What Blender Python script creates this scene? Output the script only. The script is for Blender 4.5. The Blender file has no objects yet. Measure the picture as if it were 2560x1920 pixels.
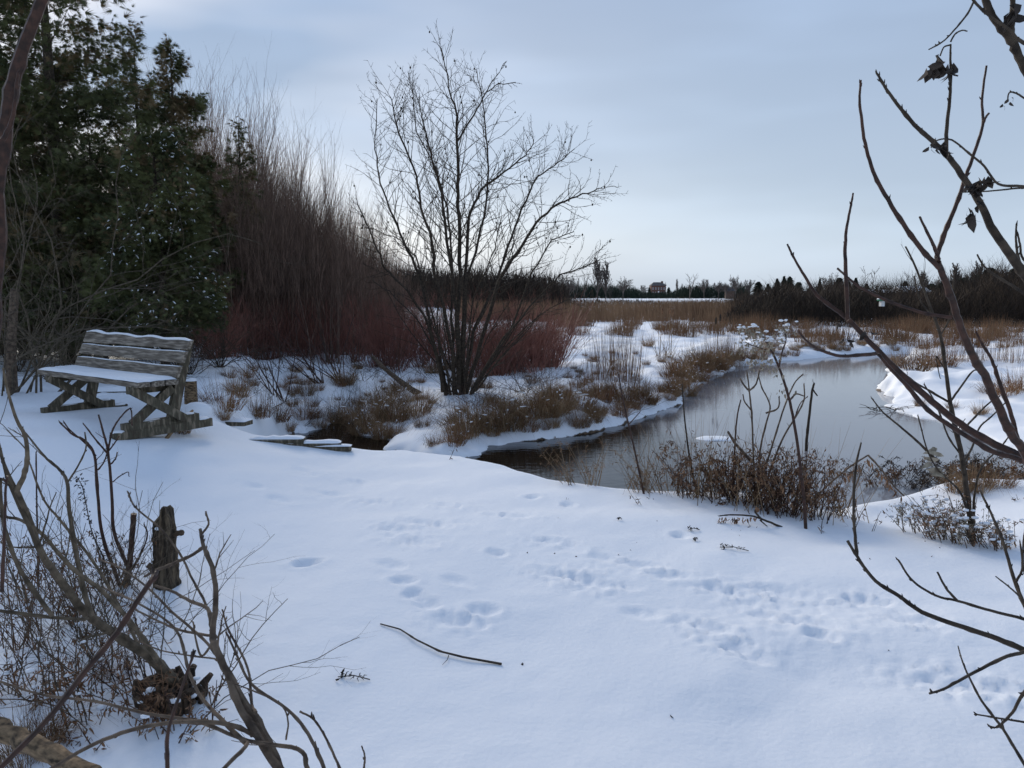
import bpy, math, random
import numpy as np
from mathutils import Vector
R = math.radians
rnd = random.Random(7)
rs = np.random.RandomState(11)
# ------------------------------------------------------------------ camera, sky, sun
C = bpy.context.scene.collection
sc = bpy.context.scene
F, PITCH, H = 1900.0, math.atan(220 / 1900), 1.55
cd = bpy.data.cameras.new('camera'); cam = bpy.data.objects.new('camera', cd); C.objects.link(cam)
cam.location = (0, 0, H); cam.rotation_euler = (R(90) - PITCH, 0, 0)
cd.sensor_width = 36; cd.lens = 36 * F / 2560; cd.clip_end = 3000; cd.clip_start = 0.02
cd.dof.use_dof = True; cd.dof.focus_distance = 7.0; cd.dof.aperture_fstop = 18
sc.camera = cam
SUN_AZ, SUN_EL = -30, 24
w = bpy.data.worlds.new("World"); sc.world = w; w.use_nodes = True
nt = w.node_tree; nt.nodes.clear()
def N(t, tp, **k):
    n = t.nodes.new(tp)
    for a, v in k.items(): setattr(n, a, v)
    return n
out = N(nt, 'ShaderNodeOutputWorld'); bg = N(nt, 'ShaderNodeBackground')
sky = N(nt, 'ShaderNodeTexSky', sky_type='NISHITA', sun_disc=False, sun_elevation=R(SUN_EL), sun_rotation=R(SUN_AZ),
        air_density=1.0, dust_density=3.0, ozone_density=1.0, altitude=200)
tc = N(nt, 'ShaderNodeTexCoord')
# thin overcast: a pale cloud layer over the clear sky, streaky noise decides how much
mp = N(nt, 'ShaderNodeMapping'); mp.inputs['Scale'].default_value = (1.0, 1.6, 3.4)
nz = N(nt, 'ShaderNodeTexNoise'); nz.inputs['Scale'].default_value = 1.15; nz.inputs['Detail'].default_value = 4; nz.inputs['Roughness'].default_value = .45
nt.links.new(tc.outputs['Generated'], mp.inputs['Vector']); nt.links.new(mp.outputs['Vector'], nz.inputs['Vector'])
rp = N(nt, 'ShaderNodeValToRGB'); rp.color_ramp.elements[0].position = .3; rp.color_ramp.elements[0].color = (.70,) * 3 + (1,)
rp.color_ramp.elements[1].position = .72; rp.color_ramp.elements[1].color = (1.0,) * 3 + (1,)
nt.links.new(nz.outputs['Fac'], rp.inputs['Fac'])
mx = N(nt, 'ShaderNodeMix', data_type='RGBA')
nt.links.new(rp.outputs['Color'], mx.inputs['Factor']); nt.links.new(sky.outputs['Color'], mx.inputs['A'])
sz = N(nt, 'ShaderNodeSeparateXYZ'); nt.links.new(tc.outputs['Generated'], sz.inputs[0])
hr = N(nt, 'ShaderNodeValToRGB'); hr.color_ramp.elements[0].position = 0.0; hr.color_ramp.elements[0].color = (.45, .54, .65, 1); hr.color_ramp.elements[1].position = .5; hr.color_ramp.elements[1].color = (.225, .315, .485, 1)
nt.links.new(sz.outputs['Z'], hr.inputs['Fac']); sl = N(nt, 'ShaderNodeVectorMath', operation='SCALE'); sl.inputs['Scale'].default_value = 10.0
nt.links.new(hr.outputs['Color'], sl.inputs[0]); nt.links.new(sl.outputs[0], mx.inputs['B'])
mp2 = N(nt, 'ShaderNodeMapping'); mp2.inputs['Scale'].default_value = (1.3, 1.0, 5.5); mp2.inputs['Rotation'].default_value = (.12, .22, .3); mp2.inputs['Location'].default_value = (.4, .2, .1)
nz2 = N(nt, 'ShaderNodeTexNoise'); nz2.inputs['Scale'].default_value = 1.5; nz2.inputs['Detail'].default_value = 3; nz2.inputs['Roughness'].default_value = .5
nt.links.new(tc.outputs['Generated'], mp2.inputs['Vector']); nt.links.new(mp2.outputs['Vector'], nz2.inputs['Vector'])
cm = N(nt, 'ShaderNodeMapRange', interpolation_type='SMOOTHSTEP'); cm.inputs['From Min'].default_value = .33; cm.inputs['From Max'].default_value = .68; cm.inputs['To Min'].default_value = 8.7; cm.inputs['To Max'].default_value = 10.9
nt.links.new(nz2.outputs['Fac'], cm.inputs['Value']); nt.links.new(cm.outputs[0], sl.inputs['Scale'])
nt.links.new(mx.outputs['Result'], bg.inputs['Color']); bg.inputs['Strength'].default_value = 0.102
nt.links.new(bg.outputs['Background'], out.inputs['Surface'])
sd = bpy.data.lights.new('sun', 'SUN'); sd.energy = 2.5; sd.angle = R(30); sd.color = (1, .92, .80)
so = bpy.data.objects.new('sun', sd); C.objects.link(so)
az, el = R(SUN_AZ), R(SUN_EL)
so.rotation_euler = Vector((-math.sin(az) * math.cos(el), -math.cos(az) * math.cos(el), -math.sin(el))).to_track_quat('-Z', 'Y').to_euler()
so.location = (0, 0, 30)
sc.view_settings.view_transform = 'Standard'; sc.view_settings.look = 'None'; sc.view_settings.exposure = 0.45; sc.view_settings.gamma = 1
sc.cycles.max_bounces = 6; sc.cycles.diffuse_bounces = 3; sc.cycles.glossy_bounces = 3; sc.cycles.transparent_max_bounces = 4

# ------------------------------------------------------------------ pixel of the photograph -> point
cp, sp_ = math.cos(PITCH), math.sin(PITCH)
def P(px, py, D):
    u = (960 - py) / F; y = cp + u * sp_; z = -sp_ + u * cp; t = D / y
    return ((px - 1280) / F * t, D, H + z * t)
def Pz(px, py, z0):
    u = (960 - py) / F; y = cp + u * sp_; z = -sp_ + u * cp; t = (z0 - H) / z
    return ((px - 1280) / F * t, y * t)
# ------------------------------------------------------------------ terrain
tab = rs.rand(64, 256, 256)
def vn(x, y, s=0):
    x = np.asarray(x, float); y = np.asarray(y, float)
    xi = np.floor(x).astype(int); yi = np.floor(y).astype(int); fx = x - xi; fy = y - yi
    fx = fx * fx * (3 - 2 * fx); fy = fy * fy * (3 - 2 * fy); t = tab[s]
    a = t[xi & 255, yi & 255]; b = t[(xi + 1) & 255, yi & 255]; c = t[xi & 255, (yi + 1) & 255]; d = t[(xi + 1) & 255, (yi + 1) & 255]
    return (a + (b - a) * fx) * (1 - fy) + (c + (d - c) * fx) * fy - .5
def ss(x, a, b):
    t = np.clip((np.asarray(x, float) - a) / (b - a), 0, 1); return t * t * (3 - 2 * t)
WL = -0.6
wpx = [(570,1052),(620,1070),(700,1076),(760,1082),(800,1070),(840,1048),(895,1036),(915,1046),(880,1076),(950,1092),(975,1120),
       (1100,1150),(1185,1138),(1200,1124),(1260,1108),(1330,1100),(1420,1092),(1500,1072),(1560,1058),(1600,1046),(1650,1022),(1705,1010),(1725,985),
       (1745,962),(1790,940),(1830,920),(1870,913),(1920,906),(2000,899),(2100,890),(2200,886),(2275,884),(2290,892),(2262,900),
       (2225,925),(2235,945),(2200,962),(2215,985),(2250,1003),(2225,1016),(2240,1030),(2290,1045),(2370,1062),(2450,1085),(2560,1140),(2700,1190)]
WP = [Pz(a, b, WL) for a, b in wpx]
WP += [(9, 8.6), (9, 5.5), (1, 5.0), (-1.5, 6.2), (-3.0, 8.6)]
WP = np.array(WP)
def sdist(x, y):
    x = np.asarray(x, float); y = np.asarray(y, float)
    d = np.full(x.shape, 1e9); ins = np.zeros(x.shape, bool)
    n = len(WP)
    for i in range(n):
        a = WP[i]; b = WP[(i + 1) % n]; ex, ey = b - a; L = ex * ex + ey * ey + 1e-12
        t = np.clip(((x - a[0]) * ex + (y - a[1]) * ey) / L, 0, 1)
        d = np.minimum(d, (x - a[0] - t * ex) ** 2 + (y - a[1] - t * ey) ** 2)
        c = ((a[1] > y) != (b[1] > y)) & (x < ex * (y - a[1]) / (ey + 1e-12) + a[0]); ins ^= c
    return np.sqrt(d) * np.where(ins, -1, 1) + .26 * vn(x * 2.3, y * 2.3, 40) + .13 * vn(x * 6, y * 6, 41)
cr = [(500,1062,.25),(640,1088,.15),(740,1108,.08),(850,1118,.03),(1000,1120,0),(1150,1140,0),(1250,1163,0),(1370,1195,0),(1500,1213,0),
      (1640,1230,0),(1750,1235,0),(1850,1245,-.02),(1950,1270,-.04),(2030,1292,-.06),(2130,1287,-.04),(2190,1255,-.02),(2300,1225,0),(2400,1217,0),(2560,1217,0)]
cw = [Pz(a, b, z) for a, b, z in cr]
CX = np.array([-30, -8, -5.6, -4.6, -3.7] + [q[0] for q in cw] + [6, 9, 14, 30]); CY = np.array([30, 20, 15, 11.8, 9.2] + [q[1] for q in cw] + [6.6, 8.5, 12, 20])
feet = [(1077,1317,.34),(984,1330,.26),(1033,1363,.3),(979,1417,.2),(1006,1455,.14),(1036,1485,.13),(1066,1504,.13),(1375,1363,.26),(1424,1379,.2),
        (1386,1433,.24),(1440,1447,.26),(1489,1458,.24),(1505,1400,.2),(1603,1417,.24),(1245,1390,.12),(1147,1455,.16),(1207,1515,.15),(1147,1539,.24),
        (1804,1471,.3),(1928,1474,.3),(1695,1447,.18),(1749,1558,.26),(1831,1601,.24),(1868,1622,.2),(1950,1542,.26),(2030,1555,.26),(2055,1583,.13),(1603,1525,.2),
        (1120,1270,.3),(936,1254,.24),(1272,1300,.3),(765,1405,.13),(830,1235,.3),(760,1190,.26),(900,1200,.26),(2290,1560,.3),(2160,1500,.22),(1560,1465,.16),(1650,1440,.16),
        (2350,1690,.3),(2480,1700,.3),(700,1260,.2),(1330,1250,.12),(1420,1268,.1),(640,1240,.16),(1700,1350,.12)]
FT = []
for i, (a, b, l) in enumerate(feet):
    x, y = Pz(a, b, -.03); an = R(-24 + rnd.uniform(-16, 16)); FT.append((x, y, l * .5, .055 if l > .15 else .05, an, .026 if l > .15 else .04))
FT[31] = FT[31][:2] + (.07, .055, 0, .06)
def hh(x, y):
    x = np.asarray(x, float); y = np.asarray(y, float)
    yc = np.interp(x, CX, CY)
    zn = .38 * ss(-x, 1.2, 4.2) * ss(y, 3.2, 6.6) - .16 * (1 - ss(y, 1.0, 5.2)) + .05 * ss(x, 1.5, 4)
    zn = zn - .12 * ss(x, 2.0, 3.2) * (1 - ss(x, 3.2, 3.9)) * ss(y, 4.6, 5.6)
    g = (np.interp(x + .5, CX, CY) - np.interp(x - .5, CX, CY)); s = np.maximum(y - yc, 0) / np.sqrt(1 + g * g); zn = zn - .78 * (np.sqrt(s * s + .09) - .3)
    zn = zn + .10 * vn(x * .8, y * .6, 1) + .030 * vn(x * 2.3, y * 2.9, 2) * (.4 + 1.6 * (vn(x * .7, y * .7, 50) + .5)) + .0055 * vn(x * 11, y * 11, 3)
    env = 0
    for fx, fy, la, lb, an, dp in FT:
        m = (np.abs(x - fx) < .7) & (np.abs(y - fy) < .7)
        if not np.any(m): continue
        dx = np.where(m, x - fx, 9); dy = np.where(m, y - fy, 9); c, sn = math.cos(an), math.sin(an)
        a = (dx * c + dy * sn) / la; b = (-dx * sn + dy * c) / lb
        q = a * a + b * b
        q = q * (1 + .9 * np.where(m, vn(x * 14, y * 14, 45), 0)); zn = zn - .52 * dp * np.exp(-q ** 1.6) * (1 + .9 * np.where(m, vn(x * 30, y * 30, 5), 0)) + dp * .16 * np.exp(-(np.sqrt(np.maximum(q, 0)) - 1.45) ** 2 * 6)
        if la > .1: env = env + np.exp(-((a / 1.9) ** 2 + (b / 2.6) ** 2))
    zn = zn + .017 * np.clip(env, 0, 1) * (np.abs(vn(x * 22, y * 22, 6)) * 2 - .4 + vn(x * 45, y * 45, 7) * .6)
    d = sdist(x, y)
    far = 1 - ss(y, 35, 60)
    b = -.27 + .27 * ss(-x, 2, 6) + .25 * ss(-x, 6, 9)
    b = b + 1.0 * ss(y, 138, 245) + .06 * vn(x * .3, y * .3, 8)
    b = b + far * (.24 * vn(x * 1.1, y * 1.1, 9) + .17 * vn(x * 2.6, y * 2.6, 10) * (.4 + np.exp(-np.maximum(d, 0) / 1.5)) + .05 * vn(x * 6, y * 6, 11) * np.exp(-np.maximum(d, 0) / 1.2))
    wd = .22 + .5 * (vn(x * .8, y * .8, 12) + .5) + 1.2 * ss(x, 6, 7.5) * (1 - ss(y, 15, 17))
    zf = np.where(d > 0, WL + .02 + (b - WL) * (1 - np.exp(-np.maximum(d, 0) / wd)), WL - .3 * np.clip(-d / .25, 0, 1) + .0)
    for bx, by, br, bh in LUMPS: zf = zf + bh * np.exp(-(((x - bx) ** 2 + (y - by) ** 2) / br ** 2) ** 2)
    k = 60.0
    return np.maximum(zn, zf)
LUMPS = []
for a, b, r_, h_ in [(1672,1000,.35,.2),(1640,1020,.3,.16),(1595,1040,.35,.18),(1730,960,.5,.2),(1350,1075,.5,.15),(1240,1085,.5,.12),(2290,965,.8,.3),(2350,985,1,.2),(1450,1060,.4,.2)]:
    x, y = Pz(a, b, -.5); LUMPS.append((x, y, r_, h_ * .5))
def hz(x, y): return float(hh(np.array([x]), np.array([y]))[0])
def Gp(px, py):
    D = np.concatenate([np.arange(1.2, 12, .02), np.geomspace(12, 500, 1500)])
    u = (960 - py) / F; yy = cp + u * sp_; z = -sp_ + u * cp; t = D / yy
    x = (px - 1280) / F * t; zz = H + z * t; hgt = hh(x, D)
    k = np.argmax(zz < hgt)
    if not np.any(zz < hgt): k = len(D) - 1
    return (float(x[k]), float(D[k]), float(hgt[k]))

# ------------------------------------------------------------------ mesh builder
class TM:
    def __init__(s): s.v = []; s.q = []; s.t = []; s.qm = []; s.tm = []; s.n = 0
    def add(s, v, q=None, t=None, m=0):
        v = np.asarray(v, float).reshape(-1, 3)
        if q is not None and len(q): q = np.asarray(q, int).reshape(-1, 4) + s.n; s.q.append(q); s.qm.append(np.full(len(q), m))
        if t is not None and len(t): t = np.asarray(t, int).reshape(-1, 3) + s.n; s.t.append(t); s.tm.append(np.full(len(t), m))
        s.v.append(v); s.n += len(v)
    def tube(s, pts, r, sides=4, m=0, caps=True):
        p = np.asarray(pts, float); n = len(p)
        r = np.asarray(r, float) if np.ndim(r) else np.full(n, r)
        if len(r) != n: r = np.interp(np.linspace(0, 1, n), np.linspace(0, 1, len(r)), r)
        t = np.gradient(p, axis=0); t /= np.linalg.norm(t, axis=1)[:, None] + 1e-12
        d = p[-1] - p[0]; ref = np.array([1., .13, .07]) if abs(d[2]) > .7 * np.linalg.norm(d) else np.array([.05, .1, 1.])
        a = np.cross(t, ref); a /= np.linalg.norm(a, axis=1)[:, None] + 1e-12; b = np.cross(t, a)
        th = np.arange(sides) * 2 * np.pi / sides
        v = p[:, None] + r[:, None, None] * (np.cos(th)[None, :, None] * a[:, None] + np.sin(th)[None, :, None] * b[:, None])
        i = np.arange(n - 1)[:, None] * sides; j = np.arange(sides)[None]; j2 = (j + 1) % sides
        q = np.stack([i + j, i + j2, i + sides + j2, i + sides + j], -1).reshape(-1, 4)
        v = v.reshape(-1, 3)
        if caps and sides > 4:
            v = np.vstack([v, p[:1], p[-1:]]); k = n * sides
            t1 = [(k, (x + 1) % sides, x) for x in range(sides)] + [(k + 1, (n - 1) * sides + x, (n - 1) * sides + (x + 1) % sides) for x in range(sides)]
            s.add(v, q, t1, m)
        else: s.add(v, q, None, m)
    def box(s, c, sx, sy, sz, rot=None, m=0, jit=0):
        v = np.array([(x, y, z) for z in (-.5, .5) for y in (-.5, .5) for x in (-.5, .5)]) * (sx, sy, sz)
        if jit: v += rs.randn(8, 3) * jit
        if rot is not None: v = v @ np.asarray(rot).T
        s.add(v + np.asarray(c), [(0,2,3,1),(4,5,7,6),(0,1,5,4),(2,6,7,3),(0,4,6,2),(1,3,7,5)], None, m)
    def beam(s, a, b, wd, th, up=(0, 0, 1), m=0, nseg=1, wob=0):
        a = np.asarray(a, float); b = np.asarray(b, float); d = b - a; L = np.linalg.norm(d); d /= L
        u = np.asarray(up, float); u -= d * (u @ d); u /= np.linalg.norm(u); sdv = np.cross(d, u)
        n = nseg + 1; vs = []
        for k in range(n):
            c = a + d * L * k / nseg; w1 = wob * (rs.rand() - .5); w2 = wob * (rs.rand() - .5)
            for x, y in ((-.5, -.5), (.5, -.5), (.5, .5), (-.5, .5)):
                vs.append(c + sdv * x * th + u * (y * wd + (w1 if y > 0 else w2)))
        q = [(k * 4 + j, k * 4 + (j + 1) % 4, k * 4 + 4 + (j + 1) % 4, k * 4 + 4 + j) for k in range(nseg) for j in range(4)] + [(3, 2, 1, 0), (nseg * 4, nseg * 4 + 1, nseg * 4 + 2, nseg * 4 + 3)]
        s.add(vs, q, None, m)
    def leaves(s, c, d, nrm, L, W, curl=.3, m=0):
        """curled pointed leaves, 4 quads-ish each: arrays of n"""
        c = np.asarray(c, float); d = np.asarray(d, float); nrm = np.asarray(nrm, float); n = len(c)
        if n == 0: return
        d /= np.linalg.norm(d, axis=1)[:, None] + 1e-9; sd_ = np.cross(d, nrm); sd_ /= np.linalg.norm(sd_, axis=1)[:, None] + 1e-9; nn = np.cross(sd_, d)
        L = np.broadcast_to(L, (n,))[:, None]; W = np.broadcast_to(W, (n,))[:, None]; cu = np.broadcast_to(curl, (n,))[:, None]
        p0 = c; p1 = c + d * L * .35; p2 = c + d * L * .7 - nn * L * cu * .4; p3 = c + d * L * .92 - nn * L * cu
        v = np.stack([p0, p1 + sd_ * W * .5 + nn * W * .2, p1 - sd_ * W * .5 + nn * W * .2, p2 + sd_ * W * .42, p2 - sd_ * W * .42, p3], 1).reshape(-1, 3)
        b = np.arange(n)[:, None] * 6
        s.add(v, (b + np.array([[1, 3, 4, 2]])), np.concatenate([b + np.array([[0, 1, 2]]), b + np.array([[3, 5, 4]])]), m)
    def blades(s, base, top, w, droop, seg=3, m=0):
        """grass blades: base and top points, arching; camera-independent random facing"""
        base = np.asarray(base, float); top = np.asarray(top, float); n = len(base)
        if n == 0: return
        th = rs.rand(n) * 6.283; sd_ = np.stack([np.cos(th), np.sin(th), np.zeros(n)], 1) * np.broadcast_to(w, (n,))[:, None] * .5
        ks = np.linspace(0, 1, seg + 1); V = []
        for k in ks:
            p = base + (top - base) * k; p = p.copy(); p[:, 2] += np.broadcast_to(droop, (n,)) * 4 * k * (1 - k) * .5
            f = 1 - .85 * k; V += [p - sd_ * f, p + sd_ * f]
        v = np.stack(V, 1).reshape(-1, 3); b = np.arange(n)[:, None, None] * (2 * (seg + 1)); i = np.arange(seg)[None, :, None] * 2
        q = (b + i + np.array([0, 1, 3, 2])[None, None]).reshape(-1, 4); s.add(v, q, None, m)
    def blob(s, c, r, sq=(1, 1, 1), m=0, nu=10, nv=6, jit=.15, half=False):
        th = np.arange(nu) * 2 * np.pi / nu; ph = np.linspace(0.02, (np.pi / 2 if half else np.pi - .02), nv); V = []
        for p_ in ph:
            rr = r * (1 + jit * rs.randn(nu) * .6)
            V.append(np.stack([np.cos(th) * np.sin(p_) * rr * sq[0], np.sin(th) * np.sin(p_) * rr * sq[1], np.cos(p_) * r * sq[2] + 0 * th], 1))
        v = np.concatenate(V) + np.asarray(c); q = [(k * nu + j, k * nu + nu + j, k * nu + nu + (j + 1) % nu, k * nu + (j + 1) % nu) for k in range(nv - 1) for j in range(nu)]
        v = np.vstack([v, np.asarray(c) + [[0, 0, r * sq[2]]]]); s.add(v, q, [(nu * nv, j, (j + 1) % nu) for j in range(nu)], m)
    def build(s, name, mats, parent=None, origin=None, smooth=False):
        v = np.concatenate(s.v) if s.v else np.zeros((0, 3))
        o = np.zeros(3) if origin is None else np.asarray(origin, float)
        v = v - o
        q = np.concatenate(s.q) if s.q else np.zeros((0, 4), int); t = np.concatenate(s.t) if s.t else np.zeros((0, 3), int)
        me = bpy.data.meshes.new(name); me.vertices.add(len(v)); me.vertices.foreach_set('co', v.ravel())
        nl = q.size + t.size; me.loops.add(nl); me.loops.foreach_set('vertex_index', np.concatenate([q.ravel(), t.ravel()]).astype(np.int32))
        me.polygons.add(len(q) + len(t)); st = np.concatenate([np.arange(len(q)) * 4, q.size + np.arange(len(t)) * 3]).astype(np.int32)
        me.polygons.foreach_set('loop_start', st)
        mi = np.concatenate((s.qm or [np.zeros(0)]) + (s.tm or [np.zeros(0)])).astype(np.int32); me.polygons.foreach_set('material_index', mi)
        me.polygons.foreach_set('use_smooth', np.full(len(mi), smooth))
        for m in (mats if isinstance(mats, (list, tuple)) else [mats]): me.materials.append(m)
        me.update(calc_edges=True); me.validate()
        ob = bpy.data.objects.new(name, me); C.objects.link(ob)
        if parent is not None: ob.parent = parent
        elif origin is not None: ob.location = tuple(o)
        return ob
def tag(o, label=None, cat=None, group=None, kind=None):
    if label: o['label'] = label
    if cat: o['category'] = cat
    if group: o['group'] = group
    if kind: o['kind'] = kind
    return o
def thing(name, label, cat, loc=(0, 0, 0), rz=0, group=None):
    o = bpy.data.objects.new(name, None); C.objects.link(o); o.location = loc; o.rotation_euler = (0, 0, rz); o.empty_display_size = .2
    return tag(o, label, cat, group)
def kids(o): return [c for c in bpy.data.objects if c.parent == o]
def dup(root, ch, loc, rz, scale=1, label=None, group=None, tilt=(0, 0)):
    r = root.copy(); C.objects.link(r); r.location = loc; r.rotation_euler = (tilt[0], tilt[1], rz)
    r.scale = scale if isinstance(scale, tuple) else (scale,) * 3
    if label: r['label'] = label
    if group: r['group'] = group
    for c in ch:
        k = c.copy(); C.objects.link(k); k.parent = r
    return r

# ------------------------------------------------------------------ materials
def mat(name, c1, c2, scale=8, rough=.8, bump=0, stretch=(1, 1, 1), detail=5, lo=.35, hi=.65, c3=None, spec=.3, vary=0):
    m = bpy.data.materials.new(name); m.use_nodes = True; t = m.node_tree; b = t.nodes['Principled BSDF']
    tc = N(t, 'ShaderNodeTexCoord'); mp = N(t, 'ShaderNodeMapping'); mp.inputs['Scale'].default_value = stretch
    nz = N(t, 'ShaderNodeTexNoise'); nz.inputs['Scale'].default_value = scale; nz.inputs['Detail'].default_value = detail
    t.links.new(tc.outputs['Object'], mp.inputs['Vector']); t.links.new(mp.outputs['Vector'], nz.inputs['Vector'])
    rp = N(t, 'ShaderNodeValToRGB'); e = rp.color_ramp.elements; e[0].position = lo; e[0].color = c1 + (1,); e[1].position = hi; e[1].color = c2 + (1,)
    if c3: k = e.new((lo + hi) / 2 + .02); k.color = c3 + (1,)
    t.links.new(nz.outputs['Fac'], rp.inputs['Fac']); last = rp.outputs['Color']
    if vary:
        oi = N(t, 'ShaderNodeObjectInfo'); hs = N(t, 'ShaderNodeHueSaturation'); mr = N(t, 'ShaderNodeMapRange')
        mr.inputs['To Min'].default_value = 1 - vary; mr.inputs['To Max'].default_value = 1 + vary
        t.links.new(oi.outputs['Random'], mr.inputs['Value']); t.links.new(mr.outputs['Result'], hs.inputs['Value']); t.links.new(last, hs.inputs['Color']); last = hs.outputs['Color']
    t.links.new(last, b.inputs['Base Color']); b.inputs['Roughness'].default_value = rough; b.inputs['Specular IOR Level'].default_value = spec
    if bump:
        bp = N(t, 'ShaderNodeBump'); bp.inputs['Strength'].default_value = bump; bp.inputs['Distance'].default_value = .01
        t.links.new(nz.outputs['Fac'], bp.inputs['Height']); t.links.new(bp.outputs['Normal'], b.inputs['Normal'])
    return m
M = dict(
    snow=mat('snow', (.80, .82, .86), (.86, .875, .905), 3, .65, .12, spec=.2),
    bark=mat('dark_bark', (.024, .017, .012), (.075, .055, .038), 30, .85, .6),
    barkred=mat('red_brown_bark', (.026, .013, .009), (.075, .034, .022), 40, .55, .4),
    barkolive=mat('lichen_grey_bark', (.05, .038, .025), (.15, .115, .078), 26, .9, .5, vary=.2),
    barkgrey=mat('grey_twig_bark', (.055, .037, .026), (.165, .118, .082), 30, .85, .5),
    thicket=mat('thicket_bark', (.085, .054, .038), (.22, .14, .10), 3, .85, 0, vary=.35),
    dogwood=mat('dogwood_bark', (.14, .05, .036), (.31, .13, .09), 4, .6, 0, vary=.3),
    cedar=mat('cedar_foliage', (.034, .042, .015), (.125, .13, .046), 2.2, .8, 0, vary=.15),
    cedarbrown=mat('cedar_brown_foliage', (.085, .062, .03), (.21, .145, .07), 3, .85, 0),
    conifer=mat('far_conifer_foliage', (.012, .02, .014), (.03, .04, .026), 1, .9, 0, vary=.3),
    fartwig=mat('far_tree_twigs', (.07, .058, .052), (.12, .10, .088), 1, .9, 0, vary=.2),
    farwood=mat('far_brown_thicket', (.022, .015, .010), (.062, .042, .029), .25, .9, 0),
    straw=mat('dry_grass', (.14, .088, .043), (.34, .225, .125), 5, .8, 0, vary=.25),
    reed=mat('reed', (.10, .055, .03), (.27, .165, .09), .35, .85, 0, detail=8),
    rust=mat('rust_grass', (.10, .042, .02), (.24, .12, .055), 5, .85, 0, vary=.25),
    leaf=mat('dead_leaf', (.085, .042, .023), (.29, .16, .085), 14, .8, 0, vary=.2),
    leafgrey=mat('grey_seed_fluff', (.18, .145, .10), (.40, .34, .26), 14, .9, 0),
    leafdark=mat('dark_dead_leaf', (.02, .016, .014), (.06, .045, .036), 20, .8, 0),
    wood=mat('weathered_wood', (.095, .076, .058), (.33, .28, .225), 6, .9, .7, stretch=(1.0, 7, 9), detail=6, c3=(.19, .158, .125)),
    woodv=mat('weathered_wood_dark', (.07, .053, .036), (.22, .175, .125), 6, .9, .7, stretch=(6, 6, 1.5), detail=9, c3=(.09, .078, .052)),
    stump=mat('stump_bark', (.02, .015, .01), (.17, .125, .078), 9, .95, 1.0, stretch=(6, 6, .9), detail=9, c3=(.07, .05, .033)),
    paleWood=mat('pale_rotten_wood', (.035, .024, .015), (.26, .175, .10), 14, .9, .6, stretch=(2, 2, 6), detail=8),
    rot=mat('rotten_wood', (.02, .014, .01), (.12, .08, .052), 22, .95, 1.0, detail=8),
    brick=mat('brick_wall', (.085, .045, .035), (.13, .065, .05), 6, .9, 0),
    white=mat('white_wall', (.6, .6, .58), (.75, .75, .74), 3, .7, 0),
    darkroof=mat('dark_roof', (.06, .055, .055), (.12, .11, .11), 3, .8, 0),
    glass=mat('window_glass', (.03, .035, .045), (.06, .065, .08), 1, .1, 0),
    brownwall=mat('brown_wall', (.09, .06, .045), (.15, .10, .075), 3, .8, 0),
    green=mat('green_board', (.02, .16, .09), (.04, .22, .13), 3, .7, 0),
)
M['paleWood'].name = 'pale_rotten_wood'
# snow: a fine grain of its own
t = M['snow'].node_tree; b = t.nodes['Principled BSDF']
n1 = N(t, 'ShaderNodeTexNoise'); n1.inputs['Scale'].default_value = 38; n1.inputs['Detail'].default_value = 6
n2 = N(t, 'ShaderNodeTexNoise'); n2.inputs['Scale'].default_value = 6; n2.inputs['Detail'].default_value = 3
ad = N(t, 'ShaderNodeMath', operation='MULTIPLY_ADD'); ad.inputs[1].default_value = .25
tc = [n for n in t.nodes if n.type == 'TEX_COORD'][0]
t.links.new(tc.outputs['Object'], n1.inputs['Vector']); t.links.new(tc.outputs['Object'], n2.inputs['Vector'])
t.links.new(n1.outputs['Fac'], ad.inputs[0]); t.links.new(n2.outputs['Fac'], ad.inputs[2])
bp = [n for n in t.nodes if n.type == 'BUMP'][0]; t.links.new(ad.outputs[0], bp.inputs['Height']); bp.inputs['Strength'].default_value = .35; bp.inputs['Distance'].default_value = .012
b.inputs['Subsurface Weight'].default_value = 0.0

# ------------------------------------------------------------------ ground
ys = [-4, -2, -1, 0, .5, .8]; y = 1.0
while y < 900: ys.append(y); y += max(.022, .0068 * y) if y < 40 else .02 * y
ys = np.array(ys); U = np.linspace(-1, 1, 620); U = np.sign(U) * (np.abs(U) * .75 + .25 * np.abs(U) ** 3)
X = U[None, :] * (ys[:, None].clip(0) * .98 + 3.2); Y = np.repeat(ys[:, None], len(U), 1); Z = hh(X, Y)
tm = TM(); nr, nc = X.shape; i = np.arange(nr - 1)[:, None] * nc; j = np.arange(nc - 1)[None]
tm.add(np.stack([X, Y, Z], -1).reshape(-1, 3), np.stack([i + j, i + j + 1, i + nc + j + 1, i + nc + j], -1).reshape(-1, 4))
# frost-bitten soil and dead grass show on the steep faces of the banks
gm = bpy.data.materials.new('snowy_ground'); gm.use_nodes = True; t = gm.node_tree; b = t.nodes['Principled BSDF']
tc = N(t, 'ShaderNodeTexCoord'); ge = N(t, 'ShaderNodeNewGeometry'); sx = N(t, 'ShaderNodeSeparateXYZ'); t.links.new(ge.outputs['Normal'], sx.inputs[0])
sp2 = N(t, 'ShaderNodeSeparateXYZ'); t.links.new(ge.outputs['Position'], sp2.inputs[0])
n1 = N(t, 'ShaderNodeTexNoise'); n1.inputs['Scale'].default_value = 38; n1.inputs['Detail'].default_value = 6
n2 = N(t, 'ShaderNodeTexNoise'); n2.inputs['Scale'].default_value = 4.5; n2.inputs['Detail'].default_value = 6; n2.inputs['Roughness'].default_value = .7
for n in (n1, n2): t.links.new(tc.outputs['Object'], n.inputs['Vector'])
low = N(t, 'ShaderNodeMapRange'); low.inputs['From Min'].default_value = -.52; low.inputs['From Max'].default_value = -.66; t.links.new(sp2.outputs['Z'], low.inputs['Value'])
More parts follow.
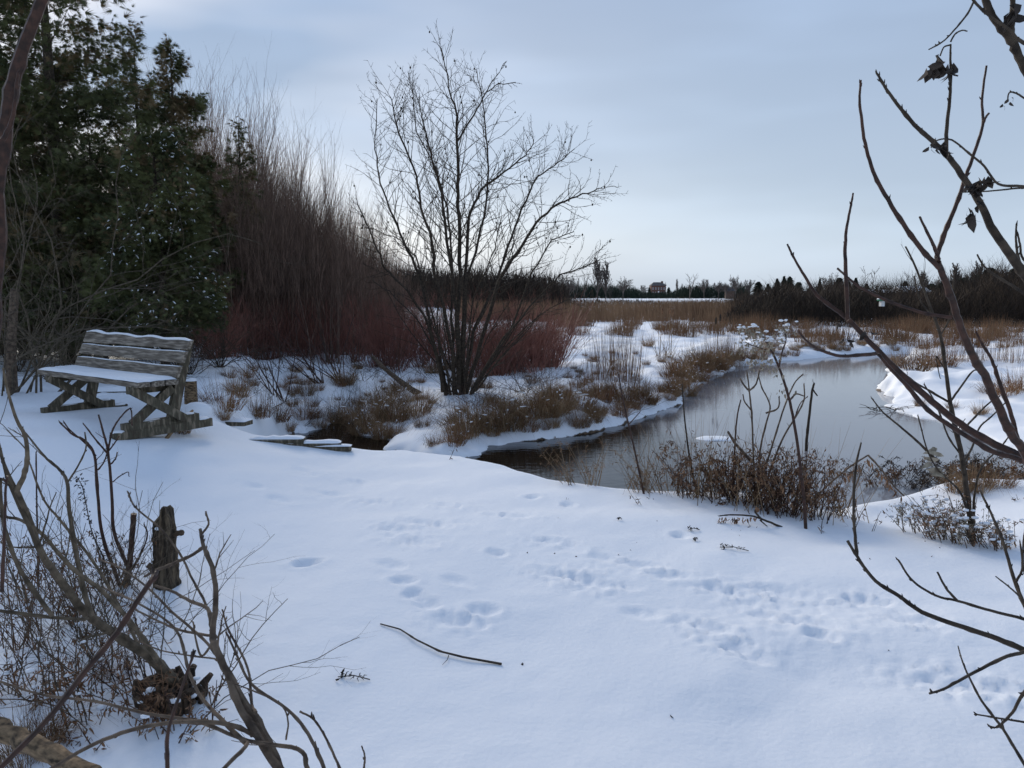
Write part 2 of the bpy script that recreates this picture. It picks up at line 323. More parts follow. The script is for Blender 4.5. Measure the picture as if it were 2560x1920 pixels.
add = N(t, 'ShaderNodeMath', operation='ADD'); t.links.new(low.outputs[0], add.inputs[0]); t.links.new(n2.outputs['Fac'], add.inputs[1])
st = N(t, 'ShaderNodeMapRange'); st.inputs['From Min'].default_value = .8; st.inputs['From Max'].default_value = .3; t.links.new(sx.outputs['Z'], st.inputs['Value'])
add2 = N(t, 'ShaderNodeMath', operation='ADD'); t.links.new(add.outputs[0], add2.inputs[0]); t.links.new(st.outputs[0], add2.inputs[1])
rp = N(t, 'ShaderNodeMapRange'); rp.inputs['From Min'].default_value = 1.36; rp.inputs['From Max'].default_value = 1.5; t.links.new(add2.outputs[0], rp.inputs['Value'])
dr = N(t, 'ShaderNodeValToRGB'); dr.color_ramp.elements[0].color = (.018, .012, .008, 1); dr.color_ramp.elements[1].color = (.16, .10, .055, 1); dr.color_ramp.elements[0].position = .35; dr.color_ramp.elements[1].position = .7
n3 = N(t, 'ShaderNodeTexNoise'); n3.inputs['Scale'].default_value = 22; n3.inputs['Detail'].default_value = 5; t.links.new(tc.outputs['Object'], n3.inputs['Vector']); t.links.new(n3.outputs['Fac'], dr.inputs['Fac'])
mx = N(t, 'ShaderNodeMix', data_type='RGBA'); mx.inputs['A'].default_value = (.83, .85, .885, 1); t.links.new(dr.outputs['Color'], mx.inputs['B']); t.links.new(rp.outputs[0], mx.inputs['Factor'])
t.links.new(mx.outputs['Result'], b.inputs['Base Color']); b.inputs['Roughness'].default_value = .7; b.inputs['Specular IOR Level'].default_value = .2
bp = N(t, 'ShaderNodeBump'); bp.inputs['Strength'].default_value = .32; bp.inputs['Distance'].default_value = .010; t.links.new(n1.outputs['Fac'], bp.inputs['Height']); t.links.new(bp.outputs['Normal'], b.inputs['Normal'])
tag(tm.build('snow_ground', gm, smooth=True), 'snow covered ground, stream banks and open marsh', kind='structure')

# water
wm = bpy.data.materials.new('stream_water'); wm.use_nodes = True; t = wm.node_tree; b = t.nodes['Principled BSDF']
ge = N(t, 'ShaderNodeNewGeometry'); sx = N(t, 'ShaderNodeSeparateXYZ'); t.links.new(ge.outputs['Position'], sx.inputs[0])
nz = N(t, 'ShaderNodeTexNoise'); nz.inputs['Scale'].default_value = .35; nz.inputs['Detail'].default_value = 4; t.links.new(ge.outputs['Position'], nz.inputs['Vector'])
m1 = N(t, 'ShaderNodeMath', operation='MULTIPLY_ADD'); m1.inputs[1].default_value = 3.0; t.links.new(nz.outputs['Fac'], m1.inputs[0]); t.links.new(sx.outputs['X'], m1.inputs[2])
ice = N(t, 'ShaderNodeMapRange', interpolation_type='SMOOTHSTEP'); ice.inputs['From Min'].default_value = 3.3; ice.inputs['From Max'].default_value = 4.6; t.links.new(m1.outputs[0], ice.inputs['Value'])
mx = N(t, 'ShaderNodeMix', data_type='RGBA'); mx.inputs['A'].default_value = (.012, .009, .007, 1); mx.inputs['B'].default_value = (.23, .23, .245, 1); t.links.new(ice.outputs[0], mx.inputs['Factor'])  # grey of the ice mask paints the sky's reflection into the right-hand stretch
t.links.new(mx.outputs['Result'], b.inputs['Base Color'])
ro = N(t, 'ShaderNodeMapRange'); ro.inputs['To Min'].default_value = .03; ro.inputs['To Max'].default_value = .07; t.links.new(ice.outputs[0], ro.inputs['Value']); t.links.new(ro.outputs[0], b.inputs['Roughness'])
b.inputs['IOR'].default_value = 1.33
mp = N(t, 'ShaderNodeMapping'); mp.inputs['Scale'].default_value = (1, 2.2, 1); t.links.new(ge.outputs['Position'], mp.inputs['Vector'])
rn = N(t, 'ShaderNodeTexNoise'); rn.inputs['Scale'].default_value = 5; rn.inputs['Detail'].default_value = 3; t.links.new(mp.outputs['Vector'], rn.inputs['Vector'])
bp = N(t, 'ShaderNodeBump'); bp.inputs['Distance'].default_value = .01; t.links.new(rn.outputs['Fac'], bp.inputs['Height'])
rs2 = N(t, 'ShaderNodeMapRange'); rs2.inputs['To Min'].default_value = .32; rs2.inputs['To Max'].default_value = .03; t.links.new(ice.outputs[0], rs2.inputs['Value']); t.links.new(rs2.outputs[0], bp.inputs['Strength'])
t.links.new(bp.outputs['Normal'], b.inputs['Normal'])
tm = TM(); tm.add([(-9, 4.5, WL), (34, 4.5, WL), (34, 34, WL), (-9, 34, WL)], [(0, 1, 2, 3)])
tag(tm.build('stream', wm), 'dark still stream with a skin of thin ice', kind='structure')

# ------------------------------------------------------------------ generators
MINR = .0
def nrm(v):
    l = math.sqrt(v[0] ** 2 + v[1] ** 2 + v[2] ** 2) + 1e-9; return (v[0] / l, v[1] / l, v[2] / l)
def grow(tm, p, d, L, r, lvl, nb, ang=38, wand=.12, up=.1, lenf=.45, start=.3, sides=3, segs=None, rt=.35, m=0, buds=0):
    """one branch as a tube, then side branches down to level 0"""
    n = segs or max(3, int(4 + lvl * 2)); pts = [p]; q = p; dd = d; st = L / n
    for k in range(n):
        dd = nrm((dd[0] + rnd.gauss(0, wand), dd[1] + rnd.gauss(0, wand), dd[2] + rnd.gauss(0, wand) + up))
        q = (q[0] + dd[0] * st, q[1] + dd[1] * st, q[2] + dd[2] * st); pts.append(q)
    tm.tube(pts, [r, r * rt], sides if lvl else 3, m)
    if lvl > 0: side(tm, pts, r, r * rt, L, lvl, nb, ang, wand, up, lenf, start, m=m)
    return pts
def side(tm, pts, r0, r1, L, lvl, nb, ang, wand, up, lenf, start, m=0, rf=.6):
    n = len(pts) - 1
    for k in range(nb if isinstance(nb, int) else nb[lvl]):
        f = start + (1 - start) * (k + rnd.random()) / (nb if isinstance(nb, int) else nb[lvl]); f = min(f, .985)
        i = int(f * n); g = f * n - i; a, b = pts[i], pts[min(i + 1, n)]
        p = tuple(a[c] + (b[c] - a[c]) * g for c in range(3)); t = nrm(tuple(b[c] - a[c] for c in range(3)))
        v = (rnd.gauss(0, 1), rnd.gauss(0, 1), rnd.gauss(0, 1)); dt = sum(v[c] * t[c] for c in range(3)); v = nrm(tuple(v[c] - dt * t[c] for c in range(3)))
        an = R(ang + rnd.uniform(-12, 12)); d = tuple(t[c] * math.cos(an) + v[c] * math.sin(an) for c in range(3))
        rr = max((r0 + (r1 - r0) * f) * rf, MINR); Lc = L * lenf * (1.15 - .6 * f) * rnd.uniform(.6, 1.25)
        grow(tm, p, d, Lc, rr, lvl - 1, nb, ang, wand, up, lenf, .15, m=m)

def make_sapling_shrub(hh_, nst, spread, nb, r=.014, mat_=None, wand=.06, name='willow_shrub'):
    tm = TM()
    for k in range(nst):
        a = rnd.random() * 6.283; q = spread * math.sqrt(rnd.random()); s = rnd.uniform(.0, .15)
        grow(tm, (q * math.cos(a) * .4, q * math.sin(a) * .4, -.1), nrm((math.cos(a) * s, math.sin(a) * s, 1)), hh_ * rnd.uniform(.6, 1), r * rnd.uniform(.6, 1.2), 2, {2: nb, 1: 4}, 26, wand, .09, .33, .2, sides=3, rt=.2)
    return tm
# ------------------------------------------------------------------ central alder
tb = Gp(1150, 986); print('alder base', tb)
D0 = tb[1]
stems = [
 ([(1147,990),(1144,830),(1150,687),(1147,543),(1144,429),(1143,343),(1139,274),(1121,217),(1106,120)], .045, 0),
 ([(1144,354),(1184,286),(1213,234),(1247,211),(1290,205)], .016, .1), ([(1213,234),(1240,190),(1266,150)], .01, .2),
 ([(1139,985),(1127,858),(1087,687),(1081,600),(1053,520),(1041,440),(1001,343),(985,290),(978,240)], .034, -.8),
 ([(1116,975),(1076,830),(1058,715),(1018,624),(984,543),(950,458),(938,372),(944,246)], .034, .7),
 ([(1110,965),(1070,801),(1018,727),(961,669),(944,624),(915,555),(892,509)], .028, -.4),
 ([(1161,990),(1202,858),(1247,704),(1293,629),(1339,555),(1396,509),(1459,486),(1505,469)], .036, -.7),
 ([(1156,990),(1184,830),(1236,715),(1270,618),(1305,520),(1345,440),(1396,406),(1436,372)], .034, .8),
 ([(1150,990),(1161,715),(1173,543),(1202,475),(1259,429),(1316,389),(1335,350)], .036, .3),
 ([(1167,992),(1259,847),(1345,744),(1402,687),(1465,664),(1500,650)], .02, -1),
 ([(1150,990),(1140,773),(1116,600),(1104,486),(1081,400),(1058,315),(1047,240)], .034, -.2),
 ([(1168,992),(1220,910),(1300,830),(1373,772),(1440,740)], .016, .8),
 ([(1156,985),(1164,715),(1196,600),(1219,486),(1219,372),(1213,286),(1190,170)], .03, .6),
 ([(1170,992),(1276,830),(1330,680),(1380,600),(1435,580)], .024, .2),
 ([(1139,985),(1128,800),(1130,640),(1118,520),(1090,420),(1040,330),(1030,200)], .028, 1.0),
 ([(1120,975),(1085,870),(1040,800),(985,740),(930,700)], .02, 1.1),
 ([(1104,970),(1094,830),(1095,700),(1080,620)], .018, .4), ([(1160,990),(1172,850),(1182,750),(1230,640),(1250,560)], .02, -1),
 ([(1175,990),(1240,905),(1290,850),(1335,800)], .012, -.6), ([(1128,985),(1108,900),(1085,800),(1040,640),(1000,600),(930,570)], .022, -1.1),
]
alder = thing('alder_tree', 'tall bare many-stemmed shrub tree fanning up from the snowy far bank', 'tree', tb)
MINR = .0035; ts = TM(); tt = TM(); base = np.array(tb)
for pl, r0, off in stems:
    n = len(pl); w3 = []
    for k, (a, b_) in enumerate(pl):
        f = max(0, (986 - b_) / 800); w3.append(P(a, b_, D0 + off * f * 2.2 + rnd.gauss(0, .03)))
    # densify with slight wobble
    q = np.array(w3); tt_ = np.linspace(0, n - 1, (n - 1) * 4 + 1); q = np.stack([np.interp(tt_, np.arange(n), q[:, c]) for c in range(3)], 1); q += rs.randn(*q.shape) * .010
    q[0, 2] -= .1 if pl[0][1] > 950 else 0
    q = q - base
    ts.tube(q, [r0 * 1.15, r0 * .8, r0 * .5, .007], 6)
    L = np.linalg.norm(q[-1] - q[0])
    side(tt, [tuple(x) for x in q], r0 * .5, .007, L * 1.0, 2, {2: max(11, int(L * 9)), 1: 7}, 42, .17, .05, .21, .25, rf=.6)
for k in range(11):
    a_ = rnd.uniform(-3.1, 3.1); s_ = rnd.uniform(.15, .95); grow(tt, (rnd.uniform(-.3, .25), rnd.uniform(-.2, .2), -.08), nrm((math.cos(a_) * s_, math.sin(a_) * s_ * .8, 1)), rnd.uniform(1.8, 4.2), rnd.uniform(.009, .018), 2, {2: 12, 1: 5}, 38, .09, .03, .28, .3, sides=4, rt=.25)
ts.build('trunk', M['bark'], alder); tt.build('crown', M['bark'], alder)
# catkins
tc_ = TM(); vv = np.concatenate(tt.v); pick = vv[rs.choice(len(vv), 260)]; pick = pick[pick[:, 2] > 2.2]
for p in pick[:90]: tc_.blob(p + (0, 0, -.02), .016, (1, 1, 1.3), nu=5, nv=4)
tc_.build('catkins', M['bark'], alder)

MINR = 0.0
# ------------------------------------------------------------------ cedars
def make_cedar(name, label, loc, Ht, Rm, nspray, gap=.0, low=.02, seed=1, spray=.12, snow=0, brown=.25, group=None, mats=('cedar', 'cedarbrown'), power=.75, lean=0, snowside=None):
    rg = np.random.RandomState(seed); root = thing(name, label, 'tree', loc, 0, group)
    tk = TM(); tk.tube([(0, 0, -.2), (.03, 0, Ht * .4), (-.03, .04, Ht * .8), (0, 0, Ht * .98)], [Rm * .07, Rm * .05, .03, .008], 7); 
    nb = int(30 + Ht * 26); zb = low * Ht + (Ht * (1 - low)) * (rg.rand(nb) ** 1.15); ph = rg.rand(nb) * 6.283
    prof = np.clip(1 - (zb / Ht), 0, 1) ** power * (.72 + .28 * ss(zb / Ht, 0, .22)); Lb = Rm * prof * (.62 + .55 * rg.rand(nb)) + .06
    if gap: Lb *= np.where(rg.rand(nb) < gap, .35, 1)
    for k in range(0, nb, 2):
        d = np.array([math.cos(ph[k]), math.sin(ph[k]), .25]); tk.tube([(0, 0, zb[k] - .15 * Lb[k]), tuple(np.array([0, 0, zb[k] - .1 * Lb[k]]) + d * Lb[k] * .9)], [.012, .004], 3)
    tk.build('trunk', M['bark'], root)
    nspray = int(nspray * 1.7); wgt = Lb ** 1.3; bi = rg.choice(nb, nspray, p=wgt / wgt.sum()); f = 1 - rg.rand(nspray) ** 1.7 * .8
    rad = Lb[bi] * f; ang = ph[bi] + rg.randn(nspray) * .16 / (f + .2); up = .30 * rad * (1 - .25 * rad)
    c = np.stack([np.cos(ang) * rad, np.sin(ang) * rad, zb[bi] + up + rg.randn(nspray) * .07], 1) + rg.randn(nspray, 3) * .045
    nspray = len(ang); od = np.stack([np.cos(ang), np.sin(ang), np.full(nspray, -.1)], 1) + rg.randn(nspray, 3) * .55; od /= np.linalg.norm(od, axis=1)[:, None]
    sdv = np.cross(od, rg.randn(nspray, 3)); sdv /= np.linalg.norm(sdv, axis=1)[:, None]
    tf = TM(); br = rg.rand(nb)[bi] * .7 + rg.rand(nspray) * .3 < brown
    for m in (0, 1):
        msk = br if m else ~br; cc, oo, s2 = c[msk], od[msk], sdv[msk]; n = len(cc); V = []; sz = spray * (.5 + .65 * rg.rand(n))[:, None]
        for a in (-1.0, -.68, -.34, 0, .34, .68, 1.0):
            dd = oo * math.cos(a) + s2 * math.sin(a); o0 = cc + oo * sz * (.25 * (1 - abs(a))) ; L = sz * (1.0 - .35 * abs(a)); pw = (s2 * math.cos(a) - oo * math.sin(a)) * sz * .06
            V += [o0 - pw, o0 + pw, o0 + dd * L]
        v = np.stack(V, 1).reshape(-1, 3); tf.add(v, None, np.arange(len(v)).reshape(-1, 3), m)
    tf.build('crown', [M[mats[0]], M[mats[1]]], root)
    if snow:
        k = np.where((f > .8))[0]
        if snowside is not None: k = k[(c[k] @ np.array(snowside)) > .15 * Rm]
        k = rg.choice(k, min(snow, len(k)), replace=False); tsn = TM()
        for q in k:
            a, b = rg.uniform(.012, .035), rg.uniform(.005, .013); tsn.tube([c[q] + (0, 0, .012), c[q] + od[q] * a + (0, 0, .014), c[q] + od[q] * a * 2 + (0, 0, .004)], [b * .6, b, b * .3], 5)
        tsn.build('snow', M['snow'], root, smooth=True)
    return root
def gz(x, y): return (x, y, hz(x, y))
X0 = lambda px, D: (px - 1280) / F * D / 1.0
make_cedar('cedar_tree', 'huge dark cedar behind the bench rising out of the top of the picture', gz(X0(165, 13.2), 13.2), 9.6, 1.9, 16000, seed=3, low=.03, spray=.15, brown=.3, power=.5, snow=30)
make_cedar('cedar_tree', 'short bushy cedar with snow-dabbed sprays right behind the bench back', gz(X0(395, 11.6), 11.8), 3.55, 1.0, 11000, seed=4, low=.12, spray=.10, brown=.2, snow=340, power=.42, snowside=(.5, -.8, 0))
make_cedar('cedar_tree', 'pointed dark cedar standing second from the left against the sky', gz(X0(462, 19), 19), 7.2, 1.45, 12000, seed=5, spray=.15, brown=.35, power=.6, snow=60)
make_cedar('cedar_tree', 'thin see-through cedar among bare saplings, rightmost of the cedars', gz(X0(618, 22), 22), 6.4, 1.2, 4200, gap=.3, seed=6, spray=.15, brown=.5, power=.8)
make_cedar('cedar_tree', 'dark cedar filling the upper left corner of the picture', gz(X0(10, 15.5), 15.5), 10.5, 2.3, 12000, seed=7, spray=.17, brown=.3, power=.5)
make_cedar('cedar_tree', 'slim cedar whose wispy leader pokes into the sky between two dark cedars', gz(X0(375, 14.8), 14.8), 5.9, .9, 5000, gap=.3, seed=8, spray=.13, brown=.3, power=.7)
make_cedar('cedar_tree', 'low dark cedar behind the left end of the bench', gz(X0(255, 13), 13), 3.9, 1.3, 7000, seed=9, spray=.12, brown=.3, power=.5, low=.03, snow=60)
make_cedar('cedar_tree', 'dark cedar at the left edge low behind the bare olive shrub', gz(X0(60, 14), 14), 4.6, 1.5, 7500, seed=10, spray=.13, brown=.5, power=.5, low=.03)

# ------------------------------------------------------------------ thicket of tall willow saplings and red dogwoods
will = []
for k in range(5):
    tm = make_sapling_shrub(5.6, [10, 12, 9, 11, 13][k], 2.6, [15, 14, 17, 14, 16][k], .018)
    o = tm.build('willow_shrub', M['thicket']); will.append(o)
wused = set(); will2 = [make_sapling_shrub(5.8, 5 + k, 3.2, 9, .017).build('willow_shrub', M['thicket']) for k in range(3)]
for o in will: tag(o, 'tall thin grey-brown willow saplings in the crowded thicket left of the tree', 'shrub', 'bare willow saplings of the thicket')
pos = []
for k in range(46): D = rnd.uniform(18.6, 27); pos.append((rnd.uniform(X0(430, D), X0(690, D)), D, .84))
for k in range(34): D = rnd.uniform(19, 24); pos.append((rnd.uniform(X0(620, D), X0(915, D)), D, -rnd.uniform(.74, .92)))
for k in range(34):
    D = rnd.uniform(26, 60); e = np.interp(D, [26, 30, 49, 60], [730, 740, 810, 850]); pos.append((rnd.uniform(X0(420, D), X0(e, D)), D, 1.0))
for k in range(60):
    D = rnd.uniform(21, 32); pos.append((rnd.uniform(X0(560, D), X0(950, D)), D, rnd.uniform(.42, .68)))
for k in range(22): D = rnd.uniform(22, 34); pos.append((rnd.uniform(X0(800, D), X0(1080, D)), D, rnd.uniform(.34, .52)))
for k in range(130):
    px = rnd.uniform(470, 985); D = rnd.uniform(22, 38); tp = float(np.interp(px, [470, 560, 680, 800, 900, 985], [340, 340, 440, 520, 600, 672])) + rnd.uniform(-50, 30); hgt = H + (740 - tp) / F * D + .2; pos.append((X0(px, D), D, hgt / 5.4))
for k, (x, y_, s) in enumerate(pos):
    if s < 0: src = will2[k % 3]; s = -s
    else: src = will[k % 5]
    o = src if src.name not in wused else src.copy()
    if src.name in wused: C.objects.link(o)
    wused.add(src.name); pxx = 1280 + F * x / y_; zn_ = 'right behind the cedars' if pxx < 560 else 'between the cedars and the shrub tree' if pxx < 760 else 'nearest the shrub tree'
    hn_ = 'deep in' if y_ > 27 else 'front of' if s >= .7 else 'low in'
    tag(o, 'thin bare saplings %s the thicket, %s' % (hn_, zn_), 'shrub', 'willow saplings %s, %s' % (hn_, zn_))
    s *= rnd.uniform(.85, 1.12); o.location = gz(x, y_); o.rotation_euler = (0, 0, rnd.random() * 6.28); o.scale = (s * 1.1, s * 1.1, s)
dogs = []
for k in range(5):
    tm = TM()
    for q in range(42):
        a = rnd.random() * 6.283; s = rnd.uniform(.05, .75); b_ = rnd.uniform(0, .25)
        grow(tm, (b_ * math.cos(a), b_ * math.sin(a), -.08), nrm((math.cos(a) * s, math.sin(a) * s, 1)), rnd.uniform(1.0, 2.0), rnd.uniform(.004, .008), 1, {1: 5}, 28, .09, .05, .36, .25, rt=.3)
    dogs.append(tm.build('red_dogwood', M['dogwood']))
for o in dogs: tag(o, 'dark red stemmed dogwood bush in the band below the thicket', 'shrub', 'red dogwood bushes')
pos = []
for k in range(78):
    px = rnd.uniform(455, 1380); D = rnd.uniform(17.8, 23.5) if px < 1150 else rnd.uniform(16.6, 20); pos.append((X0(px, D), D, rnd.uniform(.8, 1.08)))
for k in range(10): px = rnd.uniform(480, 640); D = rnd.uniform(13.5, 16); pos.append((X0(px, D), D, rnd.uniform(.5, .7)))
for k in range(12): px = rnd.uniform(1180, 1390); D = rnd.uniform(16.5, 20); pos.append((X0(px, D), D, rnd.uniform(.8, .95)))
for k, (x, y_, s) in enumerate(pos):
    src = dogs[k % 5]; o = src if k < 5 else src.copy()
    if k >= 5: C.objects.link(o)
    pxx = 1280 + F * x / y_; zn_ = 'just right of the bench' if pxx < 640 else 'midway between bench and shrub tree' if pxx < 850 else 'just left of the shrub tree' if pxx < 1090 else 'behind the shrub tree stems' if pxx < 1230 else 'right of the shrub tree'
    tag(o, 'dark red stemmed dogwood bush %s' % zn_, 'shrub', 'red dogwoods %s' % zn_)
    o.location = gz(x, y_); o.rotation_euler = (0, 0, rnd.random() * 6.28); o.scale = (s * 1.15, s * 1.15, s)

# bare olive shrub at the left edge, in front of the cedars
root_p = gz(X0(20, 9.3), 9.3); osh = thing('bare_shrub', 'bare lichen-green shrub with tangled twigs at the left edge before the cedars', 'shrub', root_p)
tm = TM()
for k in range(13):
    a = rnd.uniform(-1.6, 1.6); s = rnd.uniform(.1, .75); grow(tm, (rnd.uniform(-.3, .35), rnd.uniform(-.2, .3), -.1), nrm((math.cos(a) * s + .08, math.sin(a) * s * .7, 1)), rnd.uniform(2.2, 4.2), rnd.uniform(.009, .019), 3, {3: 9, 2: 7, 1: 4}, 46, .2, .0, .42, .2, sides=4, rt=.25)
tm.build('branches', M['barkolive'], osh)
tm = TM(); tm.tube([(0, 0, -.2), (.02, 0, .5), (.13, 0, 1.27)], [.07, .06, .05], 8); tm.build('trunk', M['barkgrey'], osh)
for k, (px, D, s, lb) in enumerate([(120, 10.6, .8, 'small brown leafless shrub under the cedars left of the bench seat'), (200, 11.4, .6, 'low twiggy shrub under the cedars just left of the bench back'), (470, 11.2, .6, 'dark tangled shrub close behind the right post of the bench'), (545, 12.2, .55, 'low tangled shrub right of the bench on the creek side'), (40, 12, 1.0, 'brown shrub in the shade under the leftmost cedars'), (430, 10.4, .45, 'thin tangled twigs just behind the bench back boards')]):
    tm = TM()
    for q in range(16):
        a = rnd.random() * 6.283; s2 = rnd.uniform(.2, 1.1); grow(tm, (0, 0, -.05), nrm((math.cos(a) * s2, math.sin(a) * s2, 1)), rnd.uniform(.9, 2.1) * s, rnd.uniform(.005, .010), 2, {2: 7, 1: 4}, 46, .2, 0, .5, .1, rt=.3)
    tag(tm.build('bare_shrub', M['barkolive'] if k in (0, 1) else M['bark'], origin=(0, 0, 0)), lb, 'shrub').location = gz(X0(px, D), D)

# ------------------------------------------------------------------ grasses
def tuft(n, Rb, hmin, hmax, spread, droop, w=.007, snow=0, m2=.25):
    tm = TM(); a = rs.rand(n) * 6.283; q = Rb * np.sqrt(rs.rand(n)); b = np.stack([q * np.cos(a), q * np.sin(a), np.full(n, -.04)], 1)
    L = rs.uniform(hmin, hmax, n); s = rs.uniform(.05, 1, n) * spread; a2 = a + rs.randn(n) * .5; t = b + np.stack([np.cos(a2) * s * L, np.sin(a2) * s * L, L * (1 - .45 * s)], 1)
    dr = droop * L * s; t[:, 2] -= dr; msk = rs.rand(n) < m2
    tm.blades(b[~msk], t[~msk], w, dr[~msk] * 1.6, 4, 0); tm.blades(b[msk], t[msk], w, dr[msk] * 1.6, 4, 1)
    ts_ = None
    if snow:
        ts_ = TM(); k = rs.choice(n, snow)
        for i in k:
            f = rs.uniform(.4, .9); p = b[i] + (t[i] - b[i]) * f; p[2] += dr[i] * 1.6 * 2 * f * (1 - f) + .012; d = (t[i] - b[i]) * .1; d[2] *= .3; ts_.tube([p - d, p, p + d], [.006, rs.uniform(.007, .018), .004], 5)
    return tm, ts_
tufts = []
def mk_tuft(name, mats, *a, **k):
    tm, s = tuft(*a, **k); o = thing(name, 'x', 'grass', (0, 0, -50)); ch = [tm.build('blades', [M[q] for q in mats], o)]
    if s: ch.append(s.build('snow', M['snow'], o, smooth=True))
    return (o, ch)
bank = [mk_tuft('grass_tuft', ('straw', 'rust'), 300, .24, .25, .85, 1.0, .55, w=.008, snow=7) for _ in range(4)]
rusty = [mk_tuft('grass_tuft', ('rust', 'straw'), 240, .25, .25, .7, 1.0, .4, w=.008, snow=5) for _ in range(3)]
upr = [mk_tuft('grass_tuft', ('rust', 'straw'), 110, .35, .6, 1.35, .22, .05, w=.007) for _ in range(3)]
marsh = [mk_tuft('grass_tuft', ('reed', 'rust'), 170, .45, .35, .85, .5, .2, w=.014) for _ in range(3)]
used = set()
def put(kind, i, px, py, s, label, group, pos=None, tilt=0, dz=0):
    o, ch = kind[i % len(kind)]
    loc = pos or Gp(px, py); loc = (loc[0], loc[1], loc[2] + dz); rz = rnd.random() * 6.28
    if o.name not in used:
        used.add(o.name); o.location = loc; o.rotation_euler = (tilt, 0, rz); o.scale = (s,) * 3; o['label'] = label; o['group'] = group
    else: dup(o, ch, loc, rz, s, label, group, (tilt, 0))
# along the far bank, overhanging the water
i = 0
for (a, b_) in zip(WP[11:28], WP[12:29]):
    L = np.linalg.norm(b_ - a); n = max(1, int(L / .38))
    for k in range(n):
        f = (k + rnd.random()) / n; q = a + (b_ - a) * f; nn = np.array([-(b_ - a)[1], (b_ - a)[0]]) / (L + 1e-6)
        if sdist(q + nn * .2, 0 * q)[0] is None: pass
        off = rnd.uniform(.02, .5); c = q + nn * off
        if float(sdist(np.array([c[0]]), np.array([c[1]]))[0]) < 0: c = q - nn * off
        if rnd.random() < .3: continue
        i += 1; put(bank if rnd.random() < .6 else rusty, i, 0, 0, rnd.uniform(.5, 1.0) * (1 if c[1] < 18 else 1.25), 'snow-flecked dead grass tuft hanging over the far edge of the stream', 'grass tufts along the far bank', pos=gz(c[0], c[1]))
for (a, b_) in zip(WP[11:26], WP[12:27]):
    L = np.linalg.norm(b_ - a); n = max(1, int(L / .26)); nn = np.array([-(b_ - a)[1], (b_ - a)[0]]) / (L + 1e-6)
    for k in range(n):
        q = a + (b_ - a) * ((k + rnd.random()) / n); best = None
        for off in np.arange(-.35, .36, .07):
            c = q + nn * off; h_ = hz(c[0], c[1])
            if h_ > WL + .03 and (best is None or abs(h_ - WL - .14) < abs(best[2] - WL - .14)): best = (c[0], c[1], h_)
        if best is None: continue
        i += 1; put(bank if k % 3 else rusty, i, 0, 0, rnd.uniform(.3, .62), 'drooping dark grass fringe trailing into the stream from the far bank', 'grass fringe at the waterline', pos=best)
